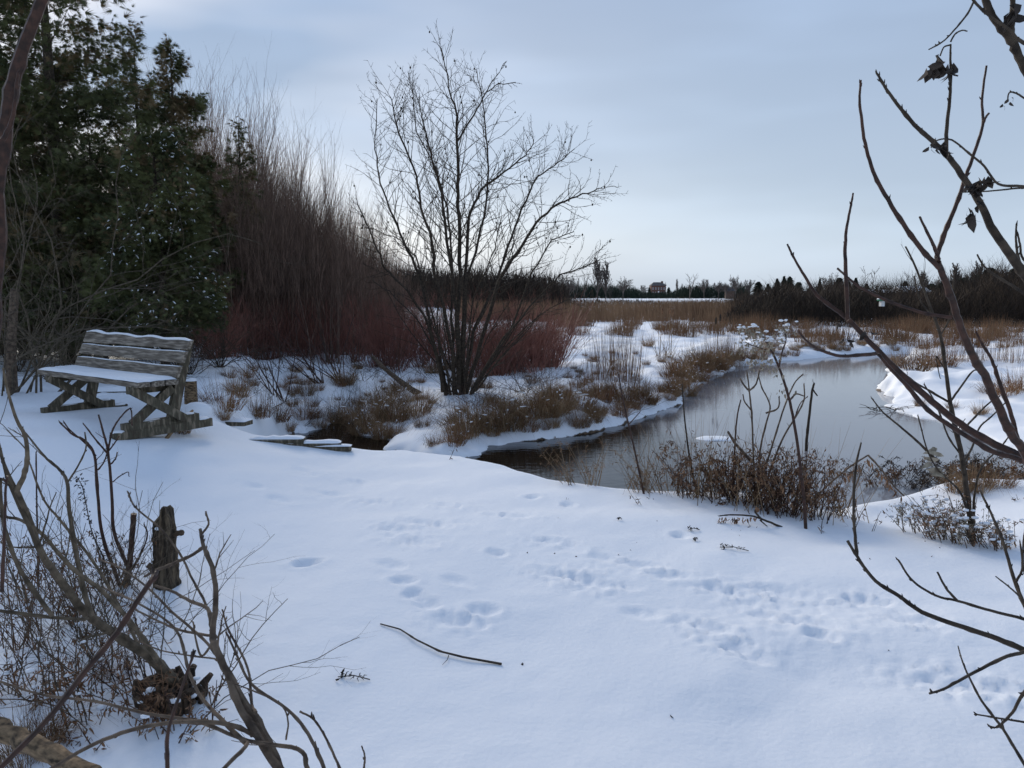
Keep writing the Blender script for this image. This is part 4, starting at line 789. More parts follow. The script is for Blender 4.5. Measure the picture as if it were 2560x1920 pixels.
# ------------------------------------------------------------------ stumps and log
p = Gp(418, 1462); print('stump', p); o = thing('tree_stump', 'upright bark-covered stump with a pointed splintered top', 'stump', p)
sc_ = p[1] / F; hS = 215 * sc_ * 1.02; rS = 30 * sc_ ; tm = TM(); nu, nv = 40, 14; V = []
for k in range(nv):
    for j in range(nu):
        a = j / nu * 6.283; rr = rS * (1 + .10 * math.sin(a * 7 + 1) * rnd.random() + .06 * rnd.gauss(0, 1) + .12 * (1 - k / nv) ** 3)
        xx = math.cos(a); tz = hS * (float(np.interp(xx, [-1, -.5, .05, .38, .62, 1], [.75, .82, .90, 1.0, .93, .74])) - .05 * max(math.sin(a), 0) - .22 * max(-math.sin(a), 0) ** 2 * (xx < .1) + rnd.uniform(-.012, .012))
        zz = -.05 + (tz + .05) * k / (nv - 1) + (rnd.uniform(-.008, .008) if k == nv - 1 else 0); V.append((rr * math.cos(a) * (1 - .12 * k / nv) - .0 * k, rr * math.sin(a) * (1 - .12 * k / nv), zz))
V.append((rS * .36, 0, hS * .95)); c = len(V) - 1
tm.add(V, [(k * nu + j, k * nu + (j + 1) % nu, k * nu + nu + (j + 1) % nu, k * nu + nu + j) for k in range(nv - 1) for j in range(nu)], [((nv - 1) * nu + j, (nv - 1) * nu + (j + 1) % nu, c) for j in range(nu)]); tm.build('bark', M['stump'], o)
tm = TM(); tm.tube([(rS * .8, 0, hS * .62), (rS * 1.5, -.01, hS * .64)], [.02, .012], 7); tm.blob((rS * 1.5, -.01, hS * .64), .018, nu=7, nv=5); tm.build('knot', M['rot'], o)
tm = TM(); tm.tube([(-rS * .8, -.02, hS * .2), (-rS * 1.35, -.03, hS * .27)], [.02, .016], 7); tm.build('knot', M['rot'], o)
tm = TM(); tm.blob((-rS * .25, -rS * .35, hS * .70), .022, (1.2, 1, .6)); tm.build('snow', M['snow'], o, smooth=True)
# rotten stump with root flare and snow
p = np.array(Gp(430, 1760)); o = thing('rotten_stump', 'dark crumbling stump half buried in snow amid the left foreground twigs', 'stump', p); tm = TM()
for k in range(90):
    a = rnd.random() * 6.283; q = rnd.uniform(.0, .12); h1 = rnd.uniform(.03, .12); w1 = rnd.uniform(.014, .026); c = np.array([q * math.cos(a) * 1.1, q * math.sin(a) * .8, 0]); tm.tube([c - (0, 0, .06), c + (rnd.uniform(-.02, .02), 0, h1 * .6), c * 1.15 + (rnd.uniform(-.03, .03), 0, h1)], [w1, w1 * .95, w1 * .55], 6)
tm.build('wood', M['rot'], o); tm = TM()
for k in range(6): a = rnd.random() * 6.283; tm.blob((.1 * math.cos(a), .08 * math.sin(a), rnd.uniform(.04, .1)), rnd.uniform(.012, .025), (1.3, 1, .6))
tm.build('snow', M['snow'], o, smooth=True)
a, b_ = np.array(P(-60, 1790, 2.05)), np.array(P(230, 1945, 1.75)); tm = TM(); m_ = (a + b_) / 2
q = np.linspace(0, 1, 14)[:, None]; pts = a + (b_ - a) * q + rs.randn(14, 3) * .003; tm.tube(pts, list(.024 + .002 * rs.rand(14)), 16)
tag(tm.build('rotten_log', M['paleWood'], origin=m_), 'pale rotten log crossing the bottom left corner', 'log')

# ------------------------------------------------------------------ traced foreground branches
def curve(pl, D0_, D1_, dens=5, wob=0.0):
    n = len(pl); w3 = np.array([P(a, b_, D0_ + (D1_ - D0_) * k / (n - 1)) for k, (a, b_) in enumerate(pl)])
    if n > 2:   # Catmull-Rom
        e = np.vstack([2 * w3[0] - w3[1], w3, 2 * w3[-1] - w3[-2]]); o = []
        for k in range(n - 1):
            p0, p1, p2, p3 = e[k:k + 4]
            for s in np.arange(dens) / dens: o.append(.5 * (2 * p1 + (p2 - p0) * s + (2 * p0 - 5 * p1 + 4 * p2 - p3) * s * s + (3 * p1 - p0 - 3 * p2 + p3) * s ** 3))
        o.append(w3[-1]); w3 = np.array(o)
    return w3 + rs.randn(*w3.shape) * wob
def traced(name, label, cat, loc, lst, m, twigs=0, knob=.25, partname='branch'):
    """lst: (pixels, width0, width1 in photo pixels, D0, D1); D = metres ahead"""
    o = thing(name, label, cat, loc); loc = np.array(loc)
    for pl, w0, w1, d0, d1 in lst:
        pts = curve(pl, d0, d1) - loc; n = len(pts); r = np.linspace(w0 * d0 / F / 2, w1 * d1 / F / 2, n); r = r * (1 + knob * (rs.rand(n) < .22) * rs.rand(n) * 1.2) ; tm = TM(); pts = pts + rs.randn(n, 3) * r[:, None] * .08
        tm.tube(pts, r, 7)
        Lp = float(np.sum(np.linalg.norm(np.diff(pts, axis=0), axis=1)))
        for k in range(int(Lp * 20)):   # buds
            i_ = rnd.randrange(n // 4, n); d = rs.randn(3) * .6; t_ = pts[i_] - pts[i_ - 1]; d = d / np.linalg.norm(d) * .7 + t_ / (np.linalg.norm(t_) + 1e-9); d /= np.linalg.norm(d); rr = min(r[i_], .004); tm.tube([pts[i_], pts[i_] + d * (rr * 1.2 + .002), pts[i_] + d * (rr * 1.6 + .005) + (0, 0, .003)], [rr * .8, .0022, .0006], 4)
        for k in range(int(Lp * twigs)):
            i_ = rnd.randrange(n // 5, n - 1); t_ = pts[i_ + 1] - pts[i_]; t_ /= np.linalg.norm(t_); v = rs.randn(3); v -= t_ * (v @ t_); v /= np.linalg.norm(v); d = t_ * .75 + v * .65
            grow(tm, tuple(pts[i_]), tuple(d / np.linalg.norm(d)), rnd.uniform(.05, .22), max(r[i_] * .4, .0012), 1, {1: 2}, 40, .12, .03, .5, .2, rt=.4)
        tm.build(partname, m, o)
    return o
RR = (2.35, 2.35, hz(2.35, 2.35) - .05)
rt_ = [(2700, 1240), (2640, 1185)]
# right hand shrub
right = traced('bare_shrub', 'reddish-brown bare shrub reaching in from the right side of the picture', 'shrub', RR, [
 ([(2960,1900),(2800,1450),(2660,1205),(2560,1145),(2490,1112),(2400,1060),(2330,1003),(2260,940),(2190,872),(2126,804),(2091,775),(2045,740),(2010,688),(1987,648),(1968,610)], 27, 4, 2.35, 2.6),
 ([(2126,804),(2120,793),(2115,694),(2113,625),(2117,567),(2126,521),(2133,483)], 13, 4, 2.48, 2.6),
 ([(2980,1900),(2820,1460),(2660,1225),(2560,1155),(2480,1128),(2400,1080),(2320,1025),(2270,968),(2225,920),(2195,885)], 19, 7, 2.3, 2.3),
 ([(2189,884),(2150,888),(2100,890),(2050,875),(2020,855),(1995,828)], 10, 5, 2.42, 2.3),
 ([(2720,1450),(2600,1220),(2560,1130),(2526,1082),(2500,1024),(2468,951),(2439,903),(2420,864),(2392,787),(2380,746),(2357,688),(2345,654)], 24, 15, 2.2, 2.0),
 ([(2348,670),(2305,625),(2259,561),(2212,486),(2183,428),(2163,359),(2153,289),(2149,249),(2152,200)], 13, 5, 2.0, 1.9),
 ([(2345,654),(2344,636),(2363,578),(2392,509),(2415,440),(2438,376),(2457,312),(2455,249),(2466,165)], 13, 5, 2.0, 2.1), ([(2457,312),(2463,296),(2472,283)], 6, 5, 2.08, 2.05),
 ([(2344,636),(2328,602),(2299,542)], 10, 5, 2.0, 1.95),
 ([(2380,794),(2305,781),(2218,752),(2149,717),(2115,690),(2094,671)], 9, 5, 2.05, 2.2),
 ([(2545,1110),(2530,1040),(2500,960),(2480,900),(2455,860),(2440,830)], 12, 5, 2.3, 2.4),
], M['barkred'])
up_ = traced('bare_tree', 'thick dark branches entering from the upper right edge with a few dead leaves', 'tree', (2.6, 2.1, hz(2.6, 2.1) - .05), [
 ([(3300,2100),(3000,1500),(2760,960),(2620,760),(2560,688),(2525,636),(2484,578),(2450,509),(2412,448),(2366,385),(2328,350),(2276,301),(2224,234),(2191,182)], 30, 5, 2.1, 1.9),
 ([(2366,383),(2367,324),(2374,255),(2377,191),(2376,150),(2377,110)], 10, 4, 1.93, 1.85),
 ([(2700,500),(2600,250),(2554,156),(2528,101),(2490,52),(2464,0),(2450,-60)], 22, 14, 2.0, 1.9),
 ([(2700,160),(2560,107),(2525,75),(2478,43),(2435,3),(2418,-30)], 9, 5, 1.9, 1.8), ([(2435,3),(2418,35),(2386,75),(2357,104),(2322,124)], 5, 3, 1.82, 1.8),
 ([(2530,98),(2530,60),(2533,0),(2536,-60)], 13, 11, 1.95, 1.9),
 ([(2377,112),(2360,118),(2350,140)], 4, 3, 1.85, 1.85), ([(2376,105),(2388,85),(2405,76),(2418,78)], 4, 3, 1.85, 1.82),
 ([(2700,480),(2560,466),(2496,460),(2461,416),(2421,382),(2380,350),(2345,350),(2330,365)], 7, 3, 1.9, 1.8), ([(2560,470),(2542,471),(2470,478),(2403,481)], 5, 3, 1.9, 1.9),
 ([(2640,300),(2560,245),(2540,233),(2523,232),(2518,255)], 5, 3, 1.9, 1.85),
 ([(2600,860),(2560,690),(2545,640),(2540,600),(2541,560)], 9, 4, 2.2, 2.2), ([(2620,700),(2560,650),(2550,610),(2543,580)], 7, 4, 2.2, 2.2),
 ([(2600,760),(2540,720),(2490,690),(2460,665),(2443,636)], 7, 4, 2.4, 2.4),
], M['bark'])
tm = TM(); loc = np.array(up_.location)
for px, py, D, s in [(2383,165,1.85,44),(2345,148,1.84,42),(2360,156,1.84,40),(2317,172,1.84,36),(2365,362,1.84,34),(2336,362,1.84,20),(2450,450,1.9,44),(2470,440,1.9,30),(2432,465,1.9,24),(2425,525,1.93,44),(2455,505,1.93,20),(2518,255,1.85,14),(2525,25,1.9,46),(2540,10,1.9,36)]:
    c = np.array(P(px, py, D)) - loc; n = 5
    tm.leaves(c + rs.randn(n, 3) * .006, rs.randn(n, 3) * .4 + (0, 0, -1), rs.randn(n, 3), s * D / F, s * D / F * .5, rs.uniform(.2, .7, n))
tm.build('dead_leaves', M['leafdark'], up_)
tm = TM(); loc = np.array(right.location)
for px, py, D, s in [(2105,812,2.5,20),(2118,850,2.52,20),(2165,825,2.5,22)]:
    c = np.array(P(px, py, D)) - loc; tm.leaves(c + rs.randn(4, 3) * .008, rs.randn(4, 3) * .5 + (0, 0, -1), rs.randn(4, 3), s * D / F, s * D / F * .45, .5)
tm.build('dead_leaves', M['leafdark'], right)
traced('bare_shrub', 'thin dark twigs arching in low from the lower right edge over the snow', 'shrub', (1.75, 1.5, hz(1.75, 1.5) - .05), [
 ([(2990,1960),(2760,1760),(2640,1665),(2560,1624),(2478,1591),(2392,1562),(2305,1530),(2247,1489),(2189,1452),(2143,1391),(2119,1353)], 20, 7, 1.6, 1.9),
 ([(2142,1388),(2138,1340),(2134,1284),(2137,1191),(2146,1134),(2153,1107)], 9, 4, 1.88, 2.0),
 ([(2760,1640),(2640,1570),(2560,1547),(2478,1527),(2398,1503),(2340,1489),(2282,1452),(2246,1400)], 10, 5, 1.7, 1.85), ([(2392,1501),(2365,1470),(2343,1430)], 7, 5, 1.8, 1.85),
 ([(2640,1600),(2560,1630),(2507,1645),(2421,1689),(2363,1721),(2324,1734)], 11, 6, 1.5, 1.4),
 ([(2640,2040),(2600,1970),(2560,1909),(2507,1822),(2455,1753),(2421,1689),(2405,1650),(2395,1615)], 11, 3, 1.3, 1.5),
 ([(2640,1640),(2560,1732),(2531,1781),(2496,1816),(2475,1817)], 10, 5, 1.4, 1.4), ([(2660,1825),(2560,1805),(2500,1796),(2444,1786)], 7, 4, 1.4, 1.4), ([(2510,1825),(2503,1795)], 5, 3, 1.36, 1.36),
 ([(2700,1700),(2600,1580),(2560,1510),(2531,1434),(2507,1353),(2478,1284),(2450,1226)], 13, 5, 1.8, 2.2), ([(2540,1455),(2556,1420),(2551,1359)], 7, 4, 1.95, 2.0), ([(2548,1490),(2520,1465),(2489,1441)], 5, 3, 1.9, 1.9),
 ([(2620,1480),(2565,1440),(2558,1370),(2566,1300)], 6, 4, 1.8, 1.9),
], M['bark'])
# sapling rooted at (2432,1353)
b0 = Gp(2432, 1356); Ds = b0[1]; print('sapling', b0)
sap = traced('sapling', 'slender dark sapling with upswept twigs in front of the stream on the right', 'sapling', b0, [
 ([(2434,1365),(2419,1250),(2406,1151),(2391,1079),(2377,1014),(2365,930),(2351,839),(2322,758),(2293,677),(2264,616)], 15, 4, Ds, Ds - .1),
 ([(2370,1004),(2320,975),(2285,954),(2245,920),(2222,901)], 6, 3, Ds, Ds - .2), ([(2372,1010),(2400,970),(2430,930),(2445,925)], 6, 3, Ds, Ds + .2),
 ([(2345,1155),(2300,1110),(2263,1077),(2230,1050),(2205,1028),(2179,995)], 7, 3, Ds, Ds - .3), ([(2395,1090),(2430,1050),(2470,1010),(2500,990)], 6, 3, Ds, Ds + .2),
 ([(2408,1155),(2430,1120),(2448,1070),(2480,1040),(2520,1000)], 6, 3, Ds, Ds + .3), ([(2425,1300),(2400,1230),(2350,1180),(2320,1130),(2295,1040)], 6, 3, Ds, Ds - .2),
 ([(2430,1330),(2440,1210),(2460,1160),(2500,1120),(2530,1080)], 6, 3, Ds, Ds + .2), ([(2360,920),(2340,890),(2350,945)], 3, 2, Ds, Ds), ([(2404,1140),(2370,1090),(2340,1010),(2310,960)], 5, 3, Ds, Ds - .1),
 ([(2330,790),(2300,750),(2285,690)], 4, 3, Ds, Ds - .1), ([(2350,840),(2375,790),(2385,700)], 4, 3, Ds, Ds)], M['bark'], twigs=2.5)

# weeds with curled leaves
def weed(name, label, loc, stems_, leaf, ml, ms=None, Ls=(.03, .05), snowy=0, nl=14, group=None, hang=1.0, cat='weed'):
    """stems_: list of point lists relative to loc"""
    o = thing(name, label, cat, loc, 0, group); ts_ = TM(); tl = TM(); tn = TM()
    for pts, r in stems_:
        pts = np.array(pts, float); ts_.tube(pts, [r, r * .4], 5)
        n = int(nl * leaf); 
        if n:
            f = .25 + .75 * rs.rand(n) ** .8; idx = f * (len(pts) - 1); i0 = np.minimum(idx.astype(int), len(pts) - 2); c = pts[i0] + (pts[i0 + 1] - pts[i0]) * (idx - i0)[:, None]
            d = rs.randn(n, 3) * .6 + (0, 0, -.8 * hang); L_ = rs.uniform(Ls[0], Ls[1], n); tl.leaves(c + rs.randn(n, 3) * .008, d, rs.randn(n, 3), L_, L_ * .24, rs.uniform(.1, .9, n), 0)
            if snowy:
                for q in c[rs.rand(n) < snowy]: tn.blob(q + (0, 0, .01), rs.uniform(.008, .018), (1.5, 1, .6), nu=6, nv=4)
    ts_.build('stem', ms or M['barkred'], o)
    if tl.v: tl.build('dead_leaves', ml, o)
    if tn.v: tn.build('snow', M['snow'], o, smooth=True)
    return o
def rstems(n, spread, h0, h1, lean=(0, 0), r=.003, sub=2):
    o = []
    for k in range(n):
        a = rnd.random() * 6.283; q = rnd.random() * spread; h_ = rnd.uniform(h0, h1); b = np.array([q * math.cos(a), q * math.sin(a) * .6, -.04]); ll = np.array([lean[0] + rnd.gauss(0, .25), lean[1] + rnd.gauss(0, .2), 1.]); ll /= np.linalg.norm(ll)
        dr = np.array([rnd.gauss(0, .1), rnd.gauss(0, .1), -.12]) * h_; pts = [b + ll * h_ * f + dr * f * f for f in np.linspace(0, 1, 6)]; o.append((pts, r * rnd.uniform(.7, 1.3)))
        for s in range(sub):
            i_ = rnd.choice([2, 3, 4]); d = np.array([rnd.gauss(0, .5), rnd.gauss(0, .5), rnd.uniform(.1, .8)]); o.append(([pts[i_], pts[i_] + d * h_ * .18, pts[i_] + d * h_ * .3 + (0, 0, -.02)], r * .5))
    return o
# brown weed mass along the near crest
LB = ['dense brown dead weeds with curled leaves on the near bank before the stream']
for k in range(24):
    px = rnd.triangular(1540, 2180, 1930); py = np.interp(px, [1560, 1660, 1750, 1850, 1950, 2050, 2150], [1222, 1232, 1238, 1250, 1285, 1305, 1270]) + rnd.uniform(-10, 14)
    p = Gp(px, py); hgt = np.interp(px, [1660, 1800, 1950, 2100, 2150], [.25, .42, .5, .4, .25])
    weed('dead_weed', LB[0], p, rstems(11, .19, hgt * .5, hgt * 1.35, (rnd.uniform(-.5, .5), .1)), 1, M['leaf'], Ls=(.022, .05), snowy=.002, nl=4, group='brown weeds on the near bank')
for px, py, h_ in [(1700,1245,.55),(1760,1245,.62),(1830,1250,.55),(1880,1262,.5),(1960,1290,.6),(2040,1300,.45)]:
    p = Gp(px, py); weed('dead_weed', 'rusty-stemmed weed rising above the brown mass on the near bank', p, rstems(5, .12, h_ * .7, h_ * 1.1, (-.2, 0)), 1, M['leaf'], Ls=(.02, .04), nl=16, group='taller weeds on the near bank')
for k in range(9):
    px = rnd.uniform(1390, 1680); py = np.interp(px, [1390, 1680], [1200, 1232]) + 4; p = Gp(px, py)
    weed('dead_weed', 'sparse bent straw stalks on the crest of the near snow', p, rstems(6, .12, .2, .55, (rnd.uniform(-.9, .2), .1), r=.0026), 1, M['leaf'], M['straw'], nl=3, Ls=(.015, .03), group='sparse stalks on the crest')
for k in range(8):
    px = 1640 + k * 62; py = float(np.interp(px, [1660, 1750, 1850, 1950, 2050, 2150], [1232, 1238, 1250, 1280, 1300, 1270])); tm = TM(); n = 30
    b = np.stack([rs.randn(n) * .14, rs.randn(n) * .08, np.full(n, -.04)], 1); t = b + np.stack([rs.randn(n) * .2 - .05, rs.randn(n) * .12, rs.uniform(.3, .75, n)], 1); tm.blades(b, t, .006, 0, 3)
    tag(tm.build('dry_stalks', M['straw'], origin=(0, 0, 0)), 'sheaf of thin straw stalks standing in the brown weeds of the near bank', 'grass', 'straw stalks among the near weeds').location = Gp(px, py)
# pale thin shrub behind (grey branches over water)
def forked(label, px, py, lst, m, w=7):
    b = Gp(px, py); return traced('sapling', label, 'sapling', b, [(pl, w0, w1, b[1], b[1] + dz) for pl, w0, w1, dz in lst], m, twigs=1.0)
forked('pale grey forked sapling rising from the brown weeds against the stream', 1890, 1262, [
 ([(1890,1275),(1885,1180),(1880,1050),(1873,975),(1868,930)], 6, 3, .1), ([(1872,978),(1890,960),(1900,925),(1910,910)], 5, 3, .2), ([(1870,975),(1858,960),(1850,945)], 5, 3, 0), ([(1877,1024),(1862,1005),(1857,985)], 4, 3, 0),
 ([(1890,1265),(1900,1130),(1915,1060),(1925,1015),(1905,970),(1898,945)], 5, 3, -.1), ([(1915,1033),(1945,1020),(1948,990)], 5, 3, 0), ([(1890,1245),(1935,1100),(1960,1020),(1985,960),(2008,935)], 5, 3, .2), ([(1975,1000),(1990,985),(2010,990)], 5, 3, .1),
 ([(1892,1270),(1935,1150),(1960,1090),(1990,1040),(2010,1000),(2010,960)], 6, 3, .3), ([(1880,1155),(1840,1110),(1820,1080)], 8, 6, -.2)], M['barkgrey'])
forked('single straight dark twig standing before the open stream', 2015, 1180, [([(2015,1300),(2014,1180),(2016,1110),(2022,1050),(2030,980),(2036,958)], 9, 5, 0), ([(2033,975),(2040,985),(2044,990)], 4, 3, 0)], M['bark'])
forked('thin reddish twig leaning left over the stream, near the straw stalks', 1600, 1235, [([(1610,1235),(1585,1120),(1560,1010),(1545,930)], 6, 3, .2), ([(1573,1060),(1600,1030)], 3, 2, 0)], M['barkred'])
forked('thin leaning twig with two tips, left of the weed mass', 1740, 1240, [([(1745,1245),(1725,1150),(1712,1050),(1705,960)], 6, 3, .2)], M['bark'])
forked('thin upright reddish stalk right behind the near crest', 1830, 1245, [([(1832,1250),(1835,1150),(1842,1050),(1852,1000)], 6, 3, .1)], M['barkred'])
# goldenrod with snowy plume
b0 = Gp(2015, 1322); D = b0[1]
gold = traced('goldenrod', 'tall red-stemmed dead goldenrod with snowy drooping plume above the stream', 'weed', b0, [([(2015,1330),(2008,1230),(1995,1120),(1978,1020),(1962,960),(1940,900),(1925,870),(1905,840),(1880,822)], 9, 4, D, D + .1), ([(1948,915),(1955,880),(1965,850),(1960,820)], 5, 3, D, D + .1), ([(1930,880),(1900,870),(1870,860)], 4, 2, D, D), ([(1985,1050),(2000,1010),(2020,990)], 3, 2, D, D)], M['barkred'], partname='stem')
tl = TM(); tn = TM()
for px, py, n, s in [(1858,825,26,22),(1880,822,26,24),(1900,838,30,24),(1920,855,26,22),(1870,850,34,24),(1890,865,34,24),(1860,868,24,22),(1915,880,20,22),(1960,815,22,20),(1955,835,22,20),(1948,855,14,18),(1945,895,16,18),(1935,925,16,16),(1962,975,14,18),(1880,900,24,20),(1905,905,20,20)]:
    c = np.array(P(px, py, D + rnd.uniform(-.08, .12))) - b0; cc = c + rs.randn(n, 3) * (.03, .03, .02); L_ = rs.uniform(.015, .04, n); tl.leaves(cc, rs.randn(n, 3) * .5 + (0, 0, -1), rs.randn(n, 3), L_, L_ * .4, .4)
    if py < 880: 
        for k in range(7): tn.blob(c + rs.randn(3) * (.03, .02, .012) + (0, 0, .018), rs.uniform(.005, .012), (1.5, 1, .7), nu=7, nv=5)
tl.build('plume', [M['leafgrey']], gold); tn.build('snow', M['snow'], gold, smooth=True)
# weeds round the right sapling
for k, (px, py, h_) in enumerate([(2290,1330,.3),(2330,1345,.32),(2370,1350,.3),(2400,1358,.32),(2440,1368,.3),(2480,1372,.22),(2350,1330,.34),(2410,1345,.36),(2460,1360,.28),(2510,1372,.2)]):
    weed('dead_weed', 'snow-dusted brown weeds crowding round the foot of the right sapling', Gp(px, py), rstems(9, .12, h_ * .7, h_ * 1.3, (-.35, 0)), 1, M['leaf'] if k % 2 else M['leafgrey'], M['barkgrey'], nl=9, Ls=(.014, .03), snowy=.06, group='weeds at the right sapling')
put(bank, 2, 2440, 1228, .45, 'straw tuft on the snow crest beside the right sapling', 'straw tufts on the right crest'); put(bank, 3, 2400, 1228, .4, 'straw tuft on the snow crest beside the right sapling', 'straw tufts on the right crest'); put(rusty, 1, 2500, 1215, .4, 'straw tuft on the snow crest beside the right sapling', 'straw tufts on the right crest')
for k in range(26):
    px = rnd.uniform(2140, 2640); p = Pz(px, rnd.uniform(1175, 1208), WL + .06); weed('dead_weed', 'dark flattened brush at the water edge by the right picture edge', (p[0], p[1], max(WL, hz(*p))), rstems(10, .25, .15, .45, (rnd.uniform(-1.5, 1.5), .2)), 1, M['leafdark'] if k % 2 else M['leaf'], M['bark'], nl=8, Ls=(.02, .05), group='flattened dark brush by the water')
x, y_ = Pz(2190, 1024, WL + .03)
tm = TM()
for k in range(22): a = np.array([rnd.uniform(-.1, 1.1), rnd.uniform(-.25, .25), .02]); d = np.array([rnd.uniform(-.35, .35), rnd.uniform(-.1, .1), rnd.uniform(0, .12)]); tm.tube([a, a + d * .5 + (0, 0, .02), a + d], [.008, .003], 3)
tag(tm.build('driftwood', M['bark'], origin=(0, 0, 0)), 'tangle of dark twigs frozen into the ice off the right bank', 'twigs').location = (x, y_, WL)
# crest details: bent tent-shaped weed
b0 = Gp(2120, 1275); D = b0[1]; traced('dead_weed', 'bent tent-shaped weed with hanging curled leaves right of the brown mass', 'weed', b0, [([(2030,1250),(2090,1195),(2135,1160),(2170,1138)], 5, 4, D + .1, D), ([(2170,1138),(2200,1170),(2235,1215),(2260,1240)], 5, 4, D, D), ([(2120,1270),(2140,1215),(2160,1160)], 4, 3, D, D)], M['barkgrey'], partname='stem')
o = bpy.data.objects[[q.name for q in bpy.data.objects if q.name.startswith('dead_weed') and q.type == 'EMPTY'][-1]]
tl = TM()
for a, b_ in [((2050,1235),(2168,1140)), ((2172,1142),(2255,1235))]:
    for k in range(24): f = rnd.random(); c = np.array(P(a[0] + (b_[0] - a[0]) * f, a[1] + (b_[1] - a[1]) * f + 6, D)) - b0; tl.leaves([c], [rs.randn(3) * .3 + (0, 0, -1)], rs.randn(1, 3), .07, .014, .4)
tl.build('dead_leaves', M['leaf'], o)
# curled grey leaves caught at (2330,1150)
tm = TM(); D = Ds - .1
for px, py, s in [(2335,1135,70),(2345,1128,60),(2330,1170,70),(2350,1185,60)]:
    c = np.array(P(px - 25, py, D)); tm.leaves(c + rs.randn(2, 3) * .008 - b0, np.array([[1, .2, .3], [1, -.2, -.2]]) + rs.randn(2, 3) * .2, rs.randn(2, 3) * .4 + (0, -1, .6), s * D / F * .8, s * D / F * .2, .35)
lf = tm.build('dead_leaves', M['leafgrey'], sap); lf.location = tuple(np.array(b0) - np.array(sap.location))

# things lying on the snow
def lying(name, label, pl, w0, w1, m, leaf=None, cat='twig'):
    pts = np.array([Gp(a, b_) for a, b_ in pl]); q = np.linspace(0, len(pts) - 1, len(pts) * 5); pts = np.stack([np.interp(q, np.arange(len(pts)), pts[:, c]) for c in range(3)], 1); pts[:, 2] += .006 + .01 * np.abs(np.sin(np.linspace(0, 3.1, len(pts))))
    o0 = pts[len(pts) // 2].copy(); D = o0[1]; r = np.linspace(w0, w1, len(pts)) * D / F / 2; o = thing(name, label, cat, tuple(o0)); tm = TM(); tm.tube(pts - o0, r * (1 + .3 * (rs.rand(len(r)) < .2)), 6); tm.build('stem', m, o)
    if leaf:
        tm = TM(); n = leaf; c = (pts - o0)[rs.randint(0, len(pts), n)]; tm.leaves(c, rs.randn(n, 3) * .5 + (0, -.5, .1), rs.randn(n, 3), rs.uniform(.02, .05, n), .008, .5); tm.build('dead_leaves', M['leaf'], o)
    return o
o = lying('fallen_twig', 'long thin curved twig lying alone on the snow', [(951,1566),(1000,1580),(1040,1612),(1100,1640),(1160,1653),(1254,1667)], 3.5, 6, M['bark'])
tm = TM(); tm.tube([np.array(Gp(a, b_)) + (0, 0, .008) - np.array(o.location) for a, b_ in [(1122,1643),(1118,1660),(1106,1668)]], [.002, .0012], 4); tm.build('stem', M['bark'], o)
def fern(px, py, ln, lb, an=0):
    p = Gp(px, py); tm = TM(); u = np.array([math.cos(an), math.sin(an), 0]); v = np.array([-u[1], u[0], .2]); tm.tube([u * -ln / 2 + (0, 0, .01), (0, 0, .02), u * ln / 2 + (0, 0, .005)], [.002, .0025], 4); k = 12
    for q in range(k):
        f = rnd.uniform(-.5, .42); c = u * ln * f + (0, 0, .015 * (1 - abs(f))); sg = rnd.choice((-1, -1, -1, 1)); l_ = rnd.uniform(.006, .03) * (1.2 - f) * min(1, ln / .12); tm.tube([c, c - v * sg * l_ * .6 + (0, 0, .006), c - v * sg * l_ + u * rnd.uniform(-.012, .014)], [.0018, .0022, .0008], 4)
    n = 7; tm.leaves(np.tile(u * -ln * .4, (n, 1)) + rs.randn(n, 3) * .012 * min(1, ln / .12) + (0, 0, .012), rs.randn(n, 3), rs.randn(n, 3), .024 * min(1, ln / .12), .01, .7); tag(tm.build('dry_sprig', M['leafdark'], origin=(0, 0, 0)), lb, 'sprig').location = p
fern(885, 1703, .14, 'small dark fern-like dry sprig lying on the snow left of the long twig', -.1)
fern(1835, 1378, .17, 'dark dry sprig half sunk in the snow below the brown weeds', -.3)
fern(1735, 1330, .08, 'tiny curled sprig on the snow below the drooping branch', .2); fern(1740, 1352, .04, 'tiny speck-like sprig on the snow', .8); fern(1550, 1302, .03, 'tiny brown leaf fragment lying alone on the open snow', .3)
b0 = Gp(1955, 1318); D = b0[1]; o = traced('broken_branch', 'broken branch with hanging dry leaves sprawled on the snow below the weeds', 'branch', b0, [([(1955,1318),(1910,1300),(1880,1290),(1830,1287),(1798,1290)], 6, 3, D, D), ([(1905,1300),(1888,1280),(1893,1270)], 5, 4, D, D), ([(1900,1300),(1925,1322)], 4, 2, D, D)], M['bark'])
tl = TM()
for k in range(44): f = rnd.random() ** 1.5; c = np.array(P(1798 + 100 * f, 1292 + rnd.uniform(0, 16) * (1 - f), D)) - b0; tl.leaves([c], [rs.randn(3) * .3 + (0, 0, -1)], rs.randn(1, 3), .035, .010, .5)
tl.blob(np.array(P(1893, 1275, D)) - b0, .016, (1, .8, 1.2), nu=8, nv=6, jit=.3); tl.build('dead_leaves', M['leaf'], o)
weed('dead_weed', 'small rust-brown weed cluster on the crest left of the broken branch', Gp(1795, 1262), rstems(8, .07, .05, .12, (.4, 0), r=.002), 1, M['leaf'], nl=8, Ls=(.015, .03), snowy=.05)
